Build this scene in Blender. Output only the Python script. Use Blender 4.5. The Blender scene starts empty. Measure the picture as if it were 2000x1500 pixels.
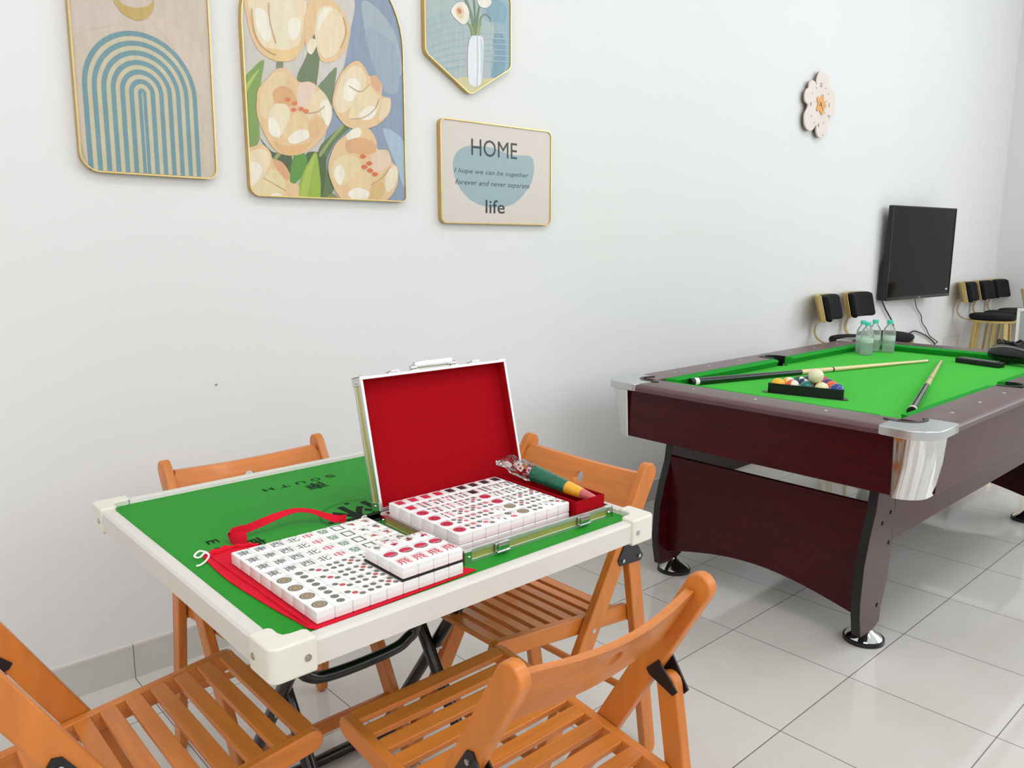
import bpy, bmesh, math, random
from mathutils import Vector, Matrix
random.seed(7)
C = bpy.context.scene.collection
SC = bpy.context.scene
PI = math.pi

# ------------------------------------------------------------------ camera
CAM_F, CAM_PITCH, CAM_ROLL, CAM_YAW, CAM_H = 1553.75, 0.176936, 0.0013, 0.834499, 1.293
Fv = Vector((math.cos(CAM_YAW)*math.cos(CAM_PITCH), math.sin(CAM_YAW)*math.cos(CAM_PITCH), -math.sin(CAM_PITCH)))
R0 = Vector((math.sin(CAM_YAW), -math.cos(CAM_YAW), 0))
U0 = R0.cross(Fv)
Rv = R0*math.cos(CAM_ROLL)+U0*math.sin(CAM_ROLL)
Uv = U0*math.cos(CAM_ROLL)-R0*math.sin(CAM_ROLL)
cam_data = bpy.data.cameras.new('camera')
cam = bpy.data.objects.new('camera', cam_data); C.objects.link(cam)
cam.matrix_world = Matrix(((Rv.x, Uv.x, -Fv.x, 0), (Rv.y, Uv.y, -Fv.y, 0), (Rv.z, Uv.z, -Fv.z, CAM_H), (0, 0, 0, 1)))
cam_data.sensor_width = 36; cam_data.lens = CAM_F/2000*36; cam_data.clip_start = 0.02
SC.camera = cam

# ------------------------------------------------------------------ world, view, lights
SC.view_settings.view_transform = 'Standard'; SC.view_settings.look = 'None'
SC.view_settings.exposure = -0.28; SC.view_settings.gamma = 1; SC.view_settings.use_curve_mapping = False
w = bpy.data.worlds.new('sky'); SC.world = w; w.use_nodes = True
w.node_tree.nodes['Background'].inputs[0].default_value = (0.80, 0.90, 1.0, 1)
w.node_tree.nodes['Background'].inputs[1].default_value = 1.6

def area(name, loc, target, sx, sy, power, col):
    l = bpy.data.lights.new(name, 'AREA'); l.shape = 'RECTANGLE'; l.size = sx; l.size_y = sy
    l.energy = power; l.color = col
    o = bpy.data.objects.new(name, l); C.objects.link(o)
    o.location = loc
    o.rotation_euler = (Vector(target)-Vector(loc)).to_track_quat('-Z', 'Y').to_euler()
    return o
# daylight through long and far windows; side, rear and overhead ones are added fill
area('daylight_long_window', (4.85, -4.05, 3.1), (4.85, 1.5, .6), 4.8, 2.9, 58, (0.90, 0.96, 1.0))
area('side_fill_light', (-.1, -4.05, 3.1), (.4, 1.5, .6), 3.2, 2.9, 60, (1.0, 0.97, 0.96))
area('rear_fill_light', (-2.55, -.3, 3.0), (2.6, 1.4, .6), 3.4, 2.7, 46, (1.0, 0.96, 0.93))
area('daylight_far_window', (7.90, -1.75, 3.1), (3.5, .5, .5), 3.6, 2.9, 112, (0.92, 0.97, 1.0))
area('overhead_fill_light', (0.9, -.6, 4.90), (0.9, -.6, 0), 1.25, 1.25, 52, (1.0, 0.97, 0.95))
area('overhead_fill_light', (4.2, -.6, 4.90), (4.2, -.6, 0), 1.25, 1.25, 46, (0.98, 0.98, 1.0))

# ------------------------------------------------------------------ helpers
def px(u, v): return Fv*CAM_F + Rv*(u-1000) - Uv*(v-750)
def onY(u, v, y): d = px(u, v); t = y/d.y; return (d.x*t, y, CAM_H+d.z*t)
def onZ(u, v, z): d = px(u, v); t = (z-CAM_H)/d.z; return (d.x*t, d.y*t, z)

def lin(c):
    return tuple((x/255/12.92 if x/255 <= .04045 else ((x/255+.055)/1.055)**2.4) for x in c)+(1,)

MATS = {}
def mat(name, rgb, rough=.5, metal=0, spec=.5, coat=0, trans=0, ior=1.45, noise=None, bump=None, sheen=0, alpha=1):
    """rgb as sRGB 0-255. noise=(scale_xyz, amount, detail) varies the colour; bump=(scale, strength)."""
    if name in MATS: return MATS[name]
    m = bpy.data.materials.new(name); m.use_nodes = True; nt = m.node_tree; b = nt.nodes['Principled BSDF']
    col = lin(rgb)
    b.inputs['Base Color'].default_value = col; b.inputs['Roughness'].default_value = rough
    b.inputs['Metallic'].default_value = metal; b.inputs['Specular IOR Level'].default_value = spec
    b.inputs['Coat Weight'].default_value = coat; b.inputs['Coat Roughness'].default_value = .08
    b.inputs['Transmission Weight'].default_value = trans; b.inputs['IOR'].default_value = ior
    b.inputs['Sheen Weight'].default_value = sheen; b.inputs['Alpha'].default_value = alpha
    tc = nt.nodes.new('ShaderNodeTexCoord')
    def nz(scale, det=3, rg=.5):
        mp = nt.nodes.new('ShaderNodeMapping'); mp.inputs['Scale'].default_value = scale
        nt.links.new(tc.outputs['Object'], mp.inputs[0])
        n = nt.nodes.new('ShaderNodeTexNoise'); n.inputs['Scale'].default_value = 1; n.inputs['Detail'].default_value = det
        n.inputs['Roughness'].default_value = rg
        nt.links.new(mp.outputs[0], n.inputs['Vector']); return n
    if noise:
        n = nz(noise[0], noise[2] if len(noise) > 2 else 3)
        r = nt.nodes.new('ShaderNodeValToRGB'); a = noise[1]
        r.color_ramp.elements[0].position = .3; r.color_ramp.elements[1].position = .7
        r.color_ramp.elements[0].color = tuple(max(0, c*(1-a)) for c in col[:3])+(1,)
        r.color_ramp.elements[1].color = tuple(min(1, c*(1+a)) for c in col[:3])+(1,)
        nt.links.new(n.outputs['Fac'], r.inputs[0]); nt.links.new(r.outputs[0], b.inputs['Base Color'])
    if bump:
        s = bump[0]; s = s if isinstance(s, tuple) else (s, s, s)
        n = nz(s, 2); bp = nt.nodes.new('ShaderNodeBump'); bp.inputs['Strength'].default_value = bump[1]
        bp.inputs['Distance'].default_value = .004
        nt.links.new(n.outputs['Fac'], bp.inputs['Height']); nt.links.new(bp.outputs[0], b.inputs['Normal'])
    MATS[name] = m; return m

class MB:
    def __init__(s): s.v = []; s.f = []; s.m = []
    def add(s, vs, fs, mi=0, M=None):
        o = len(s.v)
        s.v += [tuple(M @ Vector(p)) if M else tuple(p) for p in vs]
        s.f += [tuple(i+o for i in f) for f in fs]; s.m += [mi]*len(fs); return s
    def box(s, a, b, mi=0, M=None):
        x0, y0, z0 = a; x1, y1, z1 = b
        return s.add([(x0,y0,z0),(x1,y0,z0),(x1,y1,z0),(x0,y1,z0),(x0,y0,z1),(x1,y0,z1),(x1,y1,z1),(x0,y1,z1)],
                     [(0,3,2,1),(4,5,6,7),(0,1,5,4),(1,2,6,5),(2,3,7,6),(3,0,4,7)], mi, M)
    def prism(s, poly, axis, a, b, mi=0, M=None, side=None):
        """poly: 2D points in the two other axes (x:(y,z) y:(x,z) z:(x,y))"""
        def P(p, t):
            return {'x': (t, p[0], p[1]), 'y': (p[0], t, p[1]), 'z': (p[0], p[1], t)}[axis]
        n = len(poly); vs = [P(p, a) for p in poly]+[P(p, b) for p in poly]
        ar = sum(poly[i][0]*poly[(i+1) % n][1]-poly[(i+1) % n][0]*poly[i][1] for i in range(n))
        fl = (ar > 0) == (b > a)
        if axis == 'y': fl = not fl
        c0 = tuple(range(n)); c1 = tuple(range(n, 2*n))
        if fl: caps = [c0[::-1], c1]; sd = [(i, (i+1) % n, n+(i+1) % n, n+i) for i in range(n)]
        else: caps = [c0, c1[::-1]]; sd = [(i, n+i, n+(i+1) % n, (i+1) % n) for i in range(n)]
        s.add(vs, caps, mi, M)
        o = len(s.v)-2*n; s.f += [tuple(i+o for i in f) for f in sd]
        s.m += [(side(i) if side else mi) for i in range(n)]
        return s
    def tube(s, pts, r, seg=10, mi=0, cap=True, closed=False):
        pts = [Vector(p) for p in pts]; n = len(pts)
        rr = r if isinstance(r, (list, tuple)) else [r]*n
        vs = []; prev = None
        for i, p in enumerate(pts):
            if closed: t = (pts[(i+1) % n]-pts[i-1]).normalized()
            else: t = (pts[min(i+1, n-1)]-pts[max(i-1, 0)]).normalized()
            if prev is None:
                a = Vector((0, 0, 1)) if abs(t.z) < .9 else Vector((1, 0, 0))
                u = t.cross(a).normalized()
            else: u = (prev-t*prev.dot(t)).normalized()
            prev = u; w_ = t.cross(u)
            for k in range(seg):
                an = 2*PI*k/seg; vs.append(p+(u*math.cos(an)+w_*math.sin(an))*rr[i])
        fs = []
        for i in range(n if closed else n-1):
            j = (i+1) % n
            for k in range(seg): fs.append((i*seg+k, i*seg+(k+1) % seg, j*seg+(k+1) % seg, j*seg+k))
        if cap and not closed: fs += [tuple(range(seg))[::-1], tuple((n-1)*seg+k for k in range(seg))]
        return s.add(vs, fs, mi)
    def lathe(s, prof, c=(0, 0, 0), seg=24, mi=0, M=None):
        vs = []; fs = []; n = len(prof)
        for i in range(seg):
            a = 2*PI*i/seg
            for r, z in prof: vs.append((c[0]+r*math.cos(a), c[1]+r*math.sin(a), c[2]+z))
        for i in range(seg):
            j = (i+1) % seg
            for k in range(n-1): fs.append((i*n+k, j*n+k, j*n+k+1, i*n+k+1))
        return s.add(vs, fs, mi, M)
    def ball(s, c, r, mi=0, seg=24, sc=(1, 1, 1)):
        prof = [(max(1e-5, math.sin(PI*i/(seg//2)))*r, -math.cos(PI*i/(seg//2))*r) for i in range(seg//2+1)]
        M = Matrix.Translation(c) @ Matrix.Diagonal((sc[0], sc[1], sc[2], 1))
        return s.lathe(prof, seg=seg, mi=mi, M=M)
    def build(s, name, mats, parent=None, bevel=0, seg=2, smooth=35, loc=None, fix=False):
        me = bpy.data.meshes.new(name); me.from_pydata(s.v, [], s.f)
        mats = mats if isinstance(mats, (list, tuple)) else [mats]
        for m in mats: me.materials.append(m)
        me.polygons.foreach_set('material_index', s.m)
        if fix:
            bm = bmesh.new(); bm.from_mesh(me); bmesh.ops.remove_doubles(bm, verts=bm.verts, dist=1e-6)
            bmesh.ops.recalc_face_normals(bm, faces=bm.faces); bm.to_mesh(me); bm.free()
        me.update()
        if smooth:
            me.polygons.foreach_set('use_smooth', [True]*len(me.polygons))
            me.set_sharp_from_angle(angle=math.radians(smooth))
        o = bpy.data.objects.new(name, me); C.objects.link(o)
        if parent: o.parent = parent
        if loc: o.location = loc
        if bevel:
            b = o.modifiers.new('bevel', 'BEVEL'); b.width = bevel; b.segments = seg; b.limit_method = 'ANGLE'
            b.angle_limit = math.radians(40); b.harden_normals = True
        return o

def tag(o, label=None, cat=None, group=None, kind=None):
    if label: o['label'] = label
    if cat: o['category'] = cat
    if group: o['group'] = group
    if kind: o['kind'] = kind
    return o
def thing(name, label, cat, loc=(0, 0, 0), rz=0, group=None):
    o = bpy.data.objects.new(name, None); C.objects.link(o); o.location = loc; o.rotation_euler = (0, 0, rz)
    o.empty_display_size = .05
    return tag(o, label, cat, group)
def copy_tree(o, parent=None):
    c = o.copy(); C.objects.link(c)
    if parent: c.parent = parent
    for ch in list(o.children): copy_tree(ch, c)
    return c

def spline(P, n=6, closed=True):
    """Catmull-Rom through 2D/3D points"""
    m = len(P); out = []
    rng = range(m) if closed else range(m-1)
    for i in rng:
        if closed: a, b, c, d = P[i-1], P[i], P[(i+1) % m], P[(i+2) % m]
        else: a, b, c, d = P[max(i-1, 0)], P[i], P[i+1], P[min(i+2, m-1)]
        for k in range(n):
            t = k/n
            out.append(tuple(.5*((2*b[j])+(-a[j]+c[j])*t+(2*a[j]-5*b[j]+4*c[j]-d[j])*t*t+(-a[j]+3*b[j]-3*c[j]+d[j])*t**3) for j in range(len(b))))
    if not closed: out.append(tuple(P[-1]))
    return out
def rrect(x0, y0, x1, y1, r, n=6):
    out = []
    rs = r if isinstance(r, (list, tuple)) else [r]*4      # bl br tr tl
    for (cx, cy, a0, q) in ((x0+rs[0], y0+rs[0], PI, rs[0]), (x1-rs[1], y0+rs[1], 1.5*PI, rs[1]), (x1-rs[2], y1-rs[2], 0, rs[2]), (x0+rs[3], y1-rs[3], .5*PI, rs[3])):
        for k in range(n+1): out.append((cx+q*math.cos(a0+k*PI/2/n), cy+q*math.sin(a0+k*PI/2/n)))
    return out

_txt = {}
def glyph(txt, w_=None, h=None, shear=0, bold=0):
    """returns (verts2d, faces) of filled text centred on 0,0 and scaled into w_ x h"""
    key = (txt, shear, bold)
    if key not in _txt:
        cu = bpy.data.curves.new('t', 'FONT'); cu.body = txt; cu.shear = shear; cu.offset = bold; cu.resolution_u = 3
        ob = bpy.data.objects.new('t', cu); C.objects.link(ob)
        dg = bpy.context.evaluated_depsgraph_get(); dg.update()
        me = bpy.data.meshes.new_from_object(ob.evaluated_get(dg))
        vs = [(v.co.x, v.co.y) for v in me.vertices]; fs = [tuple(p.vertices) for p in me.polygons]
        bpy.data.objects.remove(ob); bpy.data.curves.remove(cu); bpy.data.meshes.remove(me)
        _txt[key] = (vs, fs)
    vs, fs = _txt[key]
    if not vs: return [], []
    xs = [v[0] for v in vs]; ys = [v[1] for v in vs]
    cx, cy = (min(xs)+max(xs))/2, (min(ys)+max(ys))/2; W = max(xs)-min(xs); Hh = max(ys)-min(ys)
    sx = (w_/W) if w_ else (h/Hh); sy = (h/Hh) if h else sx
    return [((x-cx)*sx, (y-cy)*sy) for x, y in vs], fs

# ------------------------------------------------------------------ materials
def floor_material():
    m = bpy.data.materials.new('floor_tile'); m.use_nodes = True; nt = m.node_tree; b = nt.nodes['Principled BSDF']
    tc = nt.nodes.new('ShaderNodeTexCoord'); mp = nt.nodes.new('ShaderNodeMapping')
    mp.inputs['Location'].default_value = (-1.840+4.0+.0015, -.9547+4.0+.0015, 0)
    nt.links.new(tc.outputs['Object'], mp.inputs[0])
    br = nt.nodes.new('ShaderNodeTexBrick'); br.offset = 0; br.squash = 1
    br.inputs['Scale'].default_value = 1; br.inputs['Brick Width'].default_value = .4; br.inputs['Row Height'].default_value = .4
    br.inputs['Mortar Size'].default_value = .0016; br.inputs['Mortar Smooth'].default_value = .1
    br.inputs['Color1'].default_value = lin((216, 212, 206)); br.inputs['Color2'].default_value = lin((210, 206, 200))
    br.inputs['Mortar'].default_value = lin((118, 112, 106))
    nt.links.new(mp.outputs[0], br.inputs['Vector'])
    n = nt.nodes.new('ShaderNodeTexNoise'); n.inputs['Scale'].default_value = 3.5; n.inputs['Detail'].default_value = 6
    nt.links.new(tc.outputs['Object'], n.inputs['Vector'])
    r = nt.nodes.new('ShaderNodeValToRGB'); r.color_ramp.elements[0].position = .3; r.color_ramp.elements[1].position = .75
    r.color_ramp.elements[0].color = (.93, .92, .90, 1); r.color_ramp.elements[1].color = (1, 1, 1, 1)
    nt.links.new(n.outputs['Fac'], r.inputs[0])
    mx = nt.nodes.new('ShaderNodeMix'); mx.data_type = 'RGBA'; mx.blend_type = 'MULTIPLY'; mx.inputs[0].default_value = 1
    nt.links.new(br.outputs['Color'], mx.inputs[6]); nt.links.new(r.outputs[0], mx.inputs[7])
    nt.links.new(mx.outputs[2], b.inputs['Base Color'])
    b.inputs['Roughness'].default_value = .075; b.inputs['Specular IOR Level'].default_value = .6
    return m
M_wall = mat('wall_paint', (223, 222, 220), .75, noise=((1.3, 1.3, 1.3), .012, 2), bump=((9, 9, 9), .05))
M_ceil = mat('ceiling_paint', (240, 240, 238), .8, noise=((2, 2, 2), .01))
M_floor = floor_material()
M_skirt = mat('skirting_tile', (196, 194, 187), .3, noise=((6, 6, 6), .03))
M_grout = mat('grout', (120, 114, 108), .8)
M_white = mat('white_plastic', (214, 210, 202), .35, noise=((30, 30, 30), .012))
M_cream = mat('cream_cap_plastic', (222, 219, 205), .3, noise=((40, 40, 40), .01))
M_felt = mat('green_table_laminate', (22, 141, 28), .5, spec=.22, noise=((120, 120, 120), .05, 4), bump=((700, 700, 700), .15))
M_cloth = mat('green_baize', (72, 184, 64), .9, spec=.15, noise=((60, 60, 60), .04, 5), bump=((900, 900, 900), .2))
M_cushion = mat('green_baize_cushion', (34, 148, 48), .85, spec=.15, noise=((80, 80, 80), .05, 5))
WD = (203, 119, 47)
M_wx = mat('beech_grain_across', WD, .38, coat=.12, noise=((5, 60, 60), .13, 4))
M_wy = mat('beech_grain_deep', WD, .38, coat=.12, noise=((60, 5, 60), .13, 4))
M_wz = mat('beech_grain_up', WD, .38, coat=.12, noise=((60, 30, 5), .13, 4))
M_blk = mat('black_plastic', (22, 22, 24), .35, noise=((50, 50, 50), .08))
M_blksteel = mat('black_painted_steel', (14, 14, 15), .28, coat=.3, noise=((30, 30, 30), .05))
M_chrome = mat('chrome', (212, 212, 210), .06, metal=1, bump=((14, 14, 3), .008))
M_satin = mat('satin_aluminium', (214, 214, 210), .36, metal=1, noise=((60, 60, 60), .03))
M_capsil = mat('silver_cap_top', (196, 198, 199), .22, metal=.75, noise=((40, 40, 40), .03))
M_screw = mat('screw_steel', (190, 190, 188), .3, metal=1, noise=((60, 60, 60), .03))
M_mahog = mat('mahogany_laminate', (62, 9, 15), .24, spec=.3, noise=((6, 6, 90), .25, 4))
M_rail = mat('mahogany_rail_top', (92, 62, 66), .3, spec=.6, noise=((8, 8, 60), .12, 4))
M_gold = mat('gold_frame_metal', (204, 176, 116), .25, metal=1, noise=((30, 30, 30), .05))
M_goldpaint = mat('pale_gold_steel', (196, 172, 112), .35, metal=.6, noise=((30, 30, 30), .05))
M_velvet = mat('black_velvet', (20, 20, 22), .8, spec=.3, noise=((90, 90, 90), .2))
M_red = mat('red_fabric', (214, 22, 48), .85, spec=.2, noise=((250, 250, 250), .06))
M_lining = mat('red_velvet_lining', (160, 8, 20), .9, spec=.1, noise=((120, 120, 120), .05))
M_tile = mat('white_melamine_tile', (240, 238, 236), .22, coat=.5, noise=((60, 60, 60), .01))
M_ink = mat('grey_green_ink', (92, 104, 100), .5, noise=((300, 300, 300), .1))
M_inkred = mat('red_ink', (205, 50, 78), .5, noise=((300, 300, 300), .1))
M_inkdark = mat('dark_ink', (52, 40, 46), .5, noise=((300, 300, 300), .1))
M_green_ink = mat('green_ink', (90, 135, 100), .5, noise=((300, 300, 300), .1))
M_tan = mat('tan_ink', (168, 142, 110), .5, noise=((300, 300, 300), .1))
M_print = mat('black_print', (8, 28, 12), .6, spec=.1, noise=((200, 200, 200), .1))

# ------------------------------------------------------------------ room
X0, X1, Y0, Y1, ZC = -2.6, 7.95, -4.1, 2.40, 5.0
def struct(mb, name, m, parent=None, **k):
    o = mb.build(name, m, parent, **k); tag(o, kind='structure'); return o
struct(MB().box((X0, Y0, -.1), (X1, Y1, 0)), 'floor', M_floor, smooth=0)
struct(MB().box((X0-.1, Y0-.1, ZC), (X1+.1, Y1+.1, ZC+.1)), 'ceiling', M_ceil, smooth=0)
struct(MB().box((X0-.1, Y1, -.1), (X1+.1, Y1+.12, ZC)), 'wall_left', M_wall, smooth=0)
fy0, fy1, fz0, fz1 = -3.6, .1, 1.6, 4.6
struct(MB().box((X1, Y0, -.1), (X1+.12, fy0, ZC)).box((X1, fy1, -.1), (X1+.12, Y1, ZC)).box((X1, fy0, -.1), (X1+.12, fy1, fz0)).box((X1, fy0, fz1), (X1+.12, fy1, ZC)), 'wall_far', M_wall, smooth=0)
# right wall: long window opening plus one added for fill; rear opening added too
wr = MB(); wx0, wx1, wz0, wz1 = 2.4, 7.3, 1.6, 4.6; dx0, dx1 = -1.75, 1.55
wr.box((X0-.1, Y0-.12, -.1), (dx0, Y0, ZC)).box((dx1, Y0-.12, -.1), (wx0, Y0, ZC)).box((wx1, Y0-.12, -.1), (X1+.12, Y0, ZC))
wr.box((dx0, Y0-.12, -.1), (dx1, Y0, wz0)).box((dx0, Y0-.12, wz1), (dx1, Y0, ZC))
wr.box((wx0, Y0-.12, -.1), (wx1, Y0, wz0)).box((wx0, Y0-.12, wz1), (wx1, Y0, ZC))
struct(wr, 'wall_right', M_wall, smooth=0)
wb = MB(); ya, yb, za, zb = -2.05, 1.45, 1.6, 4.4
wb.box((X0-.12, Y0, -.1), (X0, ya, ZC)).box((X0-.12, yb, -.1), (X0, Y1, ZC)).box((X0-.12, ya, -.1), (X0, yb, za)).box((X0-.12, ya, zb), (X0, yb, ZC))
struct(wb, 'wall_rear', M_wall, smooth=0)
wf = MB()
for i in range(5):
    x = wx0+(wx1-wx0-.05)*i/4; wf.box((x, Y0-.11, wz0), (x+.05, Y0-.06, wz1))
wf.box((wx0, Y0-.11, wz0), (wx1, Y0-.06, wz0+.05)).box((wx0, Y0-.11, wz1-.05), (wx1, Y0-.06, wz1))
struct(wf, 'window_1', M_white, bevel=.003)
wf = MB()
for i in range(3):
    x = dx0+(dx1-dx0-.05)*i/2; wf.box((x, Y0-.11, wz0), (x+.05, Y0-.06, wz1))
wf.box((dx0, Y0-.11, wz0), (dx1, Y0-.06, wz0+.05)).box((dx0, Y0-.11, wz1-.05), (dx1, Y0-.06, wz1))
struct(wf, 'fill_window_side', M_white, bevel=.003)  # unseen window frame added around the side fill light
wf = MB()
for i in range(4):
    y = ya+(yb-ya-.05)*i/3; wf.box((X0-.11, y, za), (X0-.06, y+.05, zb))
wf.box((X0-.11, ya, za), (X0-.06, yb, za+.05)).box((X0-.11, ya, zb-.05), (X0-.06, yb, zb))
struct(wf, 'fill_window_rear', M_white, bevel=.003)  # unseen window frame added around the rear fill light
wf = MB()
for i in range(4):
    y = fy0+(fy1-fy0-.05)*i/3; wf.box((X1+.06, y, fz0), (X1+.11, y+.05, fz1))
wf.box((X1+.06, fy0, fz0), (X1+.11, fy1, fz0+.05)).box((X1+.06, fy0, fz1-.05), (X1+.11, fy1, fz1))
struct(wf, 'window_4', M_white, bevel=.003)
# tiled skirting, one joint every floor tile
sk = MB(); x = 1.84-.4*11
while x < X1:
    a, b = max(X0, x+.0012), min(X1, x+.4-.0012)
    if b > a: sk.box((a, Y1-.010, 0), (b, Y1, .102)).box((a, Y1-.0105, .102), (b, Y1, .108), 2)
    x += .4
sk.box((X0, Y1-.0085, 0), (X1, Y1, .1045), 1)
struct(sk, 'baseboard_left', [M_skirt, M_grout, M_white], smooth=0)
sk = MB().box((X1-.010, Y0, 0), (X1, Y1-.01, .105)); struct(sk, 'baseboard_far', M_skirt, smooth=0)

# ------------------------------------------------------------------ folding chairs
def bar_profile(p0, p1, w_, round0=True, round1=True, n=6):
    """closed 2D outline of a bar of width w_ from p0 to p1 with rounded ends"""
    p0 = Vector(p0); p1 = Vector(p1); t = (p1-p0).normalized(); q = Vector((-t.y, t.x)); out = []
    a0 = math.atan2(q.y, q.x); r = w_/2
    if round1:
        for k in range(n+1): a = a0-PI*k/n; out.append(tuple(p1-t*r+Vector((math.cos(a), math.sin(a)))*r))
    else: out += [tuple(p1+q*r), tuple(p1-q*r)]
    if round0:
        for k in range(n+1): a = a0+PI-PI*k/n; out.append(tuple(p0+t*r+Vector((math.cos(a), math.sin(a)))*r))
    else: out += [tuple(p0-q*r), tuple(p0+q*r)]
    return out
CW = .425
def make_chair():
    r = thing('folding_chair', 'x', 'chair', group='slatted wooden folding chairs around the mahjong table')
    hw = CW/2; th = .022
    for s in (-1, 1):
        a, b = s*hw, s*(hw-th)
        MB().prism(bar_profile((.452, 0), (.012, .775), .047), 'x', a, b).build('leg', M_wz, r, bevel=.004)
        MB().prism(bar_profile((-.016, 0), (.080, .585), .041), 'x', a, b).build('leg', M_wz, r, bevel=.004)
        # black hinge bracket on the outside, with its rivets
        tri = [(.090, .622), (.103, .619), (.137, .566), (.130, .552), (.056, .547), (.047, .558)]
        bq = MB().prism(tri, 'x', a, a+s*.0035).prism([(.092, .604), (.116, .580), (.110, .571), (.060, .552), (.051, .562)], 'x', b-s*.0030, b)
        br = bq.build('hinge_bracket', M_blk, r)
        sc = MB()
        for (y, z) in ((.098, .605), (.121, .563), (.063, .561)):
            sc.tube([(a+s*.004, y, z), (a+s*.007, y, z)], .0045, 10)
        sc.build('rivet', M_screw, br)
        i0, i1 = s*(hw-th-.002), s*(hw-th-.002-.020)
        MB().prism(bar_profile((.052, .405), (.497, .458), .040), 'x', i0, i1).build('seat_rail', M_wy, r, bevel=.004)
        MB().tube([(s*(hw+.001), .213, .418), (s*(hw-.003), .213, .418)], .006, 12).build('bolt', M_screw, r)
    sl = hw-th-.002-.012
    seat = MB()
    for i in range(9):
        y = .474-.0445*i; z = .458+(y-.497)*.119+.0125
        M = Matrix.Translation((0, y, z)) @ Matrix.Rotation(.119, 4, 'X')
        seat.prism(rrect(-sl, -.0148, sl, .0148, .0138, 5), 'z', -.006, .006, M=M)
    seat.build('seat', M_wx, r, bevel=.002)
    # curved back board with the round hand hole
    bz0, bz1, N = .650, .748, 24
    bow = lambda x: -.023*math.cos(x/(hw-th)*PI/2)**1.0
    L = hw-th+.004
    zc, hr, tk = .701, .0145, .016
    bb = MB(); K = 24
    # outline and hole rings in (x,z) bridged radially
    out = []
    for k in range(K*2):
        a = 2*PI*k/(K*2); cx, cz = math.cos(a), math.sin(a)
        t = min((L/abs(cx)) if abs(cx) > 1e-6 else 9, ((bz1-bz0)/2/abs(cz)) if abs(cz) > 1e-6 else 9)
        out.append((cx*t, zc-.002+cz*t, cx, cz))
    rings = []
    for t in (0, .02, .06, .14, .28, .45, .62, .8, 1):
        ring = []
        for (ox, oz, cx, cz) in out:
            hx, hz = cx*hr, zc+cz*hr
            ring.append((hx+(ox-hx)*t, hz+(oz-hz)*t))
        rings.append(ring)
    def surf(p, off):
        # board leans with the posts
        d = .012+(.775-p[1])*.568
        t = max(0, (p[1]-zc-hr)/(bz1-zc-hr)) if p[1] > zc else 0
        return (p[0], d+.006+bow(p[0])+off, p[1]-.012*t*math.cos(p[0]/L*PI/2)+.004*t)
    nn = K*2; vs = []
    for off in (-tk/2, tk/2):
        for ring in rings: vs += [surf(p, off) for p in ring]
    fs = []; nr = len(rings)
    for sdi in (0, 1):
        o = sdi*nr*nn
        for i in range(nr-1):
            for k in range(nn):
                f = (o+i*nn+k, o+i*nn+(k+1) % nn, o+(i+1)*nn+(k+1) % nn, o+(i+1)*nn+k)
                fs.append(f if sdi else f[::-1])
    for i in (0, nr-1):
        for k in range(nn):
            fs.append((i*nn+k, i*nn+(k+1) % nn, nr*nn+i*nn+(k+1) % nn, nr*nn+i*nn+k))
    bb.add(vs, fs).build('backrest', M_wx, r, smooth=50, fix=True, bevel=.003)
    MB().tube([(-hw+.01, .012, .165), (hw-.01, .012, .165)], .010, 10).build('crossbar', M_wx, r)
    MB().prism(rrect(.352, .135, .372, .165, .004, 2), 'x', -hw+th-.002, hw-th+.002).build('crossbar', M_wx, r)
    MB().tube([(-hw+.012, .050, .388), (hw-.012, .050, .388)], .010, 10).build('crossbar', M_wx, r)
    return r
chair = make_chair()
chair.location = (.820, .655, 0); chair.rotation_euler = (0, 0, 0)
chair['label'] = 'folding chair nearest the camera, seen from behind its curved back board'
for (loc, rz, lb) in (
    ((1.487, 1.338, 0), PI/2, 'folding chair between the mahjong table and the pool table'),
    ((.8215, 1.945, 0), PI, 'folding chair between the mahjong table and the white wall'),
    ((.095, 1.320, 0), -PI/2, 'folding chair cut off by the left edge of the photo')):
    c = copy_tree(chair); c.location = loc; c.rotation_euler = (0, 0, rz); c['label'] = lb

# ------------------------------------------------------------------ mahjong table
TX0, TX1, TY0, TY1, ZR, ZF = .434, 1.273, .970, 1.823, .735, .728
mt = thing('mahjong_table', 'square green folding mahjong table with white rim and black crossed legs', 'table', (.852, 1.395, 0))
def rel(o, c=(.852, 1.395, 0)): return (o[0]-c[0], o[1]-c[1], o[2]-c[2])
def lb(mb, c=(.852, 1.395, 0)):
    mb.v = [(x-c[0], y-c[1], z-c[2]) for x, y, z in mb.v]; return mb
fo = MB()
RW = .029
prof = [(0, .693), (0, .730), (.004, .7345), (.012, .7355), (.022, .7350), (.0245, .7335), (.0255, .7282), (RW, .7282), (RW, .712), (.012, .693)]
def rim(side):
    m = MB()
    if side == 0: m.prism([(TY0+a, z) for a, z in prof], 'x', TX0+.03, TX1-.03)
    if side == 1: m.prism([(TY1-a, z) for a, z in prof], 'x', TX0+.03, TX1-.03)
    if side == 2: m.prism([(TX0+a, z) for a, z in prof], 'y', TY0+.03, TY1-.03)
    if side == 3: m.prism([(TX1-a, z) for a, z in prof], 'y', TY0+.03, TY1-.03)
    return lb(m)
for s in range(4): rim(s).build('rim', M_white, mt)
pl = lb(MB().box((TX0+RW-.004, TY0+RW-.004, .712), (TX1-RW+.004, TY1-RW+.004, ZF)))
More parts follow.
